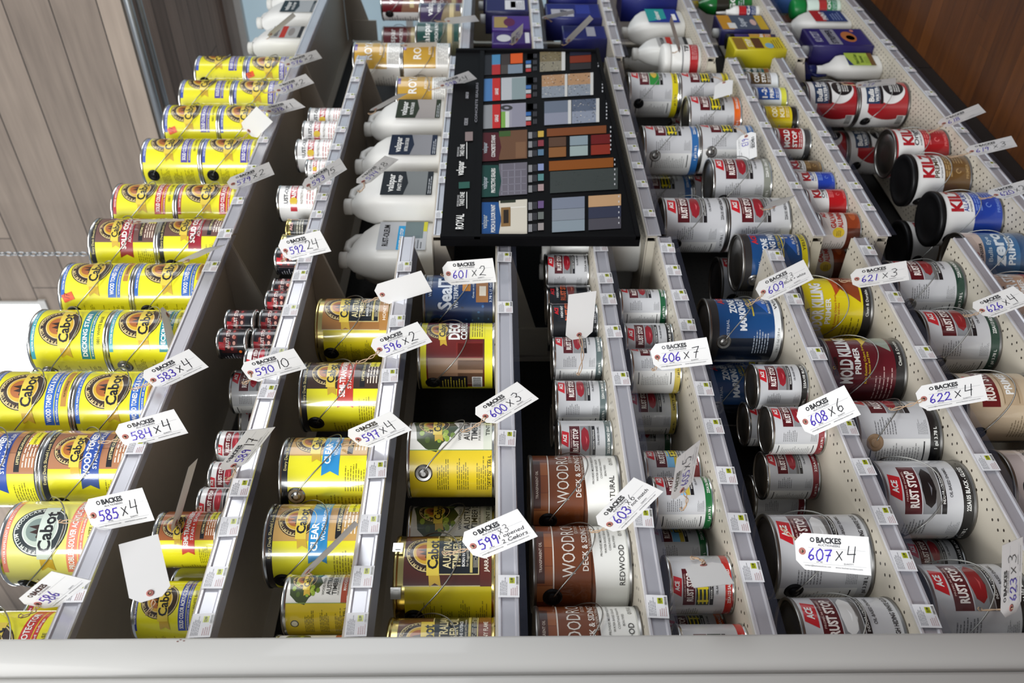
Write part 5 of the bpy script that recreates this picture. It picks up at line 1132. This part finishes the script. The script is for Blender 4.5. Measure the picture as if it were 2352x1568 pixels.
def auction_tag(eyelet, end, wpx, num='', qty='', note=None, blank=False, attach=None, dye=-.03, roll=1, bend=.0, label=None, mode='near', where='', L=.134, shade=False):
    global TAGN; TAGN += 1
    E = at(eyelet[0], eyelet[1], D+dye); Wd = .067
    d = ray(*end).normalized(); oc = EYEP-E; b = oc.dot(d); cc = oc.dot(oc)-(L-.013)**2; disc = b*b-cc
    t = -b if disc < 0 else (-b-math.sqrt(disc) if mode == 'near' else -b+math.sqrt(disc))
    ax = (EYEP+d*t-E).normalized()
    view = (E+ax*L*.5-EYEP); depth = view.dot(FWD); view.normalize()
    S0 = view.cross(ax).normalized()
    if ax.cross(S0).dot(view) > 0: S0 = -S0       # printed side to the aisle, reading away from the eyelet
    k = min(1., wpx/(Wd*F/depth)); rho = math.acos(k)*roll
    S = (S0*math.cos(rho) + ax.cross(S0)*math.sin(rho)).normalized()
    N = ax.cross(S).normalized()
    if N.dot(view) > 0: N = -N
    kind = ('white auction tag numbered %s %s' % (num, qty)).strip() if num else 'blank white auction tag'
    root = thing('auction_tag', label or (kind + ' ' + where).strip(), 'tag', E, 0, 'auction tags tied to the cans')
    def fn(u, v, off):
        s_ = u-.013; p = ax*s_ + S*v + N*(off + bend*s_*s_*60 ); return tuple(p), tuple(N)
    c = tag_art(num, qty, note, blank, L, Wd)
    me = c.mesh('card', fn, L/8)
    # give the card a back face just behind the printed one
    n0 = len(me.vertices); V = [tuple(v.co) for v in me.vertices]; Fq = [tuple(p.vertices) for p in me.polygons]; Mi = [p.material_index for p in me.polygons]
    m = MB(); m.v = V[:]; m.f = Fq[:]; m.m = Mi[:]; m.sm = [True]*len(Fq)
    for p, mi in zip(Fq, Mi):
        if c.mats[mi] is card_w: m.face([tuple(Vector(V[i])-N*.0005) for i in reversed(p)], mi, True)
    card = m.build('card', c.mats, root)
    m = MB(); rs = []
    for r, o_ in ((.0028, .0004), (.0028, .0012), (.0065, .0010), (.0065, .0003)): rs.append([N*o_ + ax*(r*math.cos(2*PI*q/20)) + S*(r*math.sin(2*PI*q/20)) for q in range(20)])
    m.rings(rs, 0, True, False, False)
    m.face([N*.0009 + ax*(.0028*math.cos(2*PI*q/16)) + S*(.0028*math.sin(2*PI*q/16)) for q in range(16)], 1); m.build('eyelet', [eye_m, mat('eyelet_hole', '#2a2422', .9)], card)
    attach = attach or (eyelet[0]-14, eyelet[1]+12, .02)
    if attach:
        A = at(attach[0], attach[1], D+(attach[2] if len(attach) > 2 else .015))-E
        m = MB()
        for sgn in (1, -1):
            pts = []
            for q in range(11):
                f = q/10; pts.append(A*f + N*(.003) + S*(sgn*.0035*math.sin(f*PI*3)) + Vector((0, 0, -.008*math.sin(f*PI))))
            m.tube(pts, .0011, 5)
        kn = [A+Vector((.004*math.cos(q*1.3), -.002, .004*math.sin(q*1.3))) for q in range(7)]; m.tube(kn, .0012, 5)
        m.build('string', string_m, root)
    return root
A = auction_tag
A((87, 1385), (165, 1322), 72, '586', '', attach=(48, 1415), where='hanging nearest the post on the top shelf', dye=-.02)
A((215, 1183), (341, 1157), 78, '585', 'x4', attach=(140, 1198), where='hanging over the top shelf edge')
A((288, 1002), (416, 967), 62, '584', 'x4', attach=(230, 1015), where='hanging over the top shelf edge')
A((352, 872), (457, 822), 56, '583', 'x4', attach=(300, 893), where='hanging over the top shelf edge')
A((384, 722), (402, 812), 24, blank=True, label='white auction tag seen edge-on against a teal-banded yellow can', where='', dye=.01, roll=-1)
A((430, 596), (494, 566), 12, blank=True, attach=(420, 600), label='tan auction tag seen edge-on above the blue-banded yellow cans', dye=-.01)
A((318, 508), (460, 506), 8, blank=True, attach=(300, 512), label='white auction tag seen edge-on above the crimson ribbon cans', dye=.0)
A((535, 422), (627, 385), 30, '579', 'x2', attach=(500, 428), where='hanging over the top shelf')
A((618, 255), (688, 236), 25, '578', 'x1', attach=(570, 248), where='hanging over the top shelf')
A((572, 300), (608, 262), 48, blank=True, attach=(548, 322), label='grey shaded auction tag turned back to front on the top shelf', dye=-.0)
A((640, 207), (712, 180), 25, '577', 'x2', attach=(605, 212), where='hanging over the top shelf')
A((662, 147), (733, 124), 21, '576', 'x2', attach=(630, 138), where='hanging near the white jugs on the top shelf')
A((622, 78), (680, 30), 10, blank=True, attach=(602, 92, .06), label='beige auction tag seen edge-on before the white jugs', dye=-.02)
A((345, 1362), (318, 1238), 92, blank=True, attach=(340, 1410), label='large grey shaded auction tag with its back turned, on second shelf', dye=-.05, roll=1, mode='far')
A((404, 1200), (444, 1062), 14, blank=True, attach=(400, 1235), label='white auction tag seen edge-on above the red ribbon quart can', dye=-.02)
A((536, 1068), (600, 984), 46, '589', '17', attach=(520, 1100), where='hanging over the second shelf')
A((575, 855), (690, 823), 52, '590', '10', attach=(560, 880), where='hanging over the second shelf')
A((656, 575), (748, 553), 52, '592', '24', attach=(648, 600), where='hanging over the second shelf')
A((708, 425), (790, 375), 30, '593', '15', attach=(705, 440), where='hanging over the second shelf')
A((834, 416), (900, 362), 26, '594', 'x8', attach=(824, 440), where='hanging on a jug handle')
A((862, 250), (926, 215), 9, blank=True, label='white auction tag seen edge-on over the green labelled jug', dye=-.02)
A((1016, 196), (1086, 172), 22, '598', 'x4', attach=(985, 205), where='hanging before the gold cans')
A((932, 104), (1004, 102), 10, blank=True, attach=(905, 100), label='white auction tag seen edge-on beside the gold stacked cans', dye=-.01)
A((1030, 48), (1096, 42), 14, blank=True, attach=(1000, 48), label='white auction tag across the strip under the purple can', dye=-.03)
A((878, 676), (980, 645), 52, blank=True, attach=(835, 692), where='hanging from the honey plank can')
A((872, 802), (976, 762), 55, '596', 'x2', attach=(822, 832), where='hanging over the third shelf')
A((823, 1008), (922, 966), 58, '597', 'x4', attach=(788, 1022), where='hanging over the third shelf')
A((706, 1312), (827, 1192), 12, blank=True, attach=(700, 1320), label='white auction tag seen edge-on above the map-printed quart can', dye=-.02)
A((1030, 628), (1136, 620), 55, '601', 'x2', attach=(1015, 632), where='hanging from the dark blue can', dye=-.03)
A((1115, 955), (1213, 896), 58, '600', 'x3', attach=(1062, 990), where='hanging from the map-printed can', dye=-.04)
A((1087, 1253), (1212, 1200), 74, '599', 'x3', ['1 opened', '2 Colors'], attach=(1020, 1270), where='hanging over the fourth shelf', dye=-.04)
A((1330, 768), (1338, 672), 62, blank=True, attach=(1328, 860), label='blank white auction tag sticking out sideways over black quart cans', dye=-.03)
A((1400, 1203), (1490, 1112), 68, '603', 'x6', ['1 not match'], attach=(1358, 1220), where='hanging from a brown and white can', dye=-.04)
A((1510, 820), (1630, 805), 62, '606', 'x7', attach=(1500, 850), where='hanging over the sixth shelf', dye=-.03)
A((1566, 1125), (1582, 1030), 44, '605', 'x5', attach=(1566, 1170), where='sticking up over the sixth shelf', dye=-.04)
A((1616, 1298), (1640, 1345), 84, blank=True, attach=(1590, 1282), label='blank white auction tag lying flat over the red-footed quart can', dye=-.04, roll=-1)
A((1843, 1265), (1998, 1277), 84, '607', 'x4', attach=(1798, 1215), where='hanging before the white gallon cans', dye=-.03)
A((1850, 968), (1958, 918), 74, '608', 'x6', attach=(1835, 950), where='hanging over the seventh shelf', dye=-.03)
A((1753, 670), (1858, 618), 50, '609', 'x3', ['Black + white'], attach=(1715, 700), where='hanging from a blue can', dye=-.03)
A((1714, 313), (1716, 368), 44, '613', '', attach=(1690, 295), where='hanging on the blue-footed white can', dye=.0)
A((1663, 190), (1660, 222), 40, blank=True, attach=(1640, 178), label='blank white auction tag on the yellow-footed white can', dye=.0)
A((1778, 474), (1800, 455), 24, blank=True, attach=(1750, 480), label='small white auction tag folded on the plain white can', dye=-.01)
A((1968, 640), (2090, 620), 44, '621', 'x3', attach=(1930, 645), where='hanging from the yellow primer can', dye=-.03)
A((2122, 915), (2268, 888), 60, '622', 'x4', attach=(2045, 940), where='hanging over the eighth shelf', dye=-.03)
A((2256, 712), (2352, 675), 50, '626', 'x4', attach=(2215, 725), where='hanging over the ninth shelf', dye=-.03)
A((2322, 1395), (2326, 1242), 40, '623', 'x3', attach=(2250, 1400), where='standing up at the right photo edge', dye=-.03)
A((2168, 283), (2256, 248), 24, '618', '', attach=(2130, 305), where='hanging over the bottom deck', dye=-.03)
A((2232, 347), (2330, 324), 26, '619', 'x3', attach=(2180, 360), where='hanging over the bottom deck', dye=-.03)
A((2288, 447), (2372, 424), 30, '620', 'x2', attach=(2250, 455), where='hanging over the bottom deck', dye=-.03)
A((1975, 195), (2060, 186), 14, '617', '', attach=(1935, 192), where='lying over the ringed cans', dye=.0)
A((1187, 90), (1188, 66), 26, '529', '', label='small white auction tag numbered 529 on the purple carton', dye=-.012, L=.08)
A((1306, 92), (1360, 38), 12, blank=True, label='white auction tag seen edge-on before the deep blue cartons', dye=-.03)
A((1252, 40), (1324, 26), 8, blank=True, attach=(1266, 50, .022), label='beige auction tag curled above the deep blue cartons', dye=-.02)
A((1560, 110), (1540, 42), 8, blank=True, label='tan auction tag seen edge-on against the teal-panelled jug', dye=-.02)
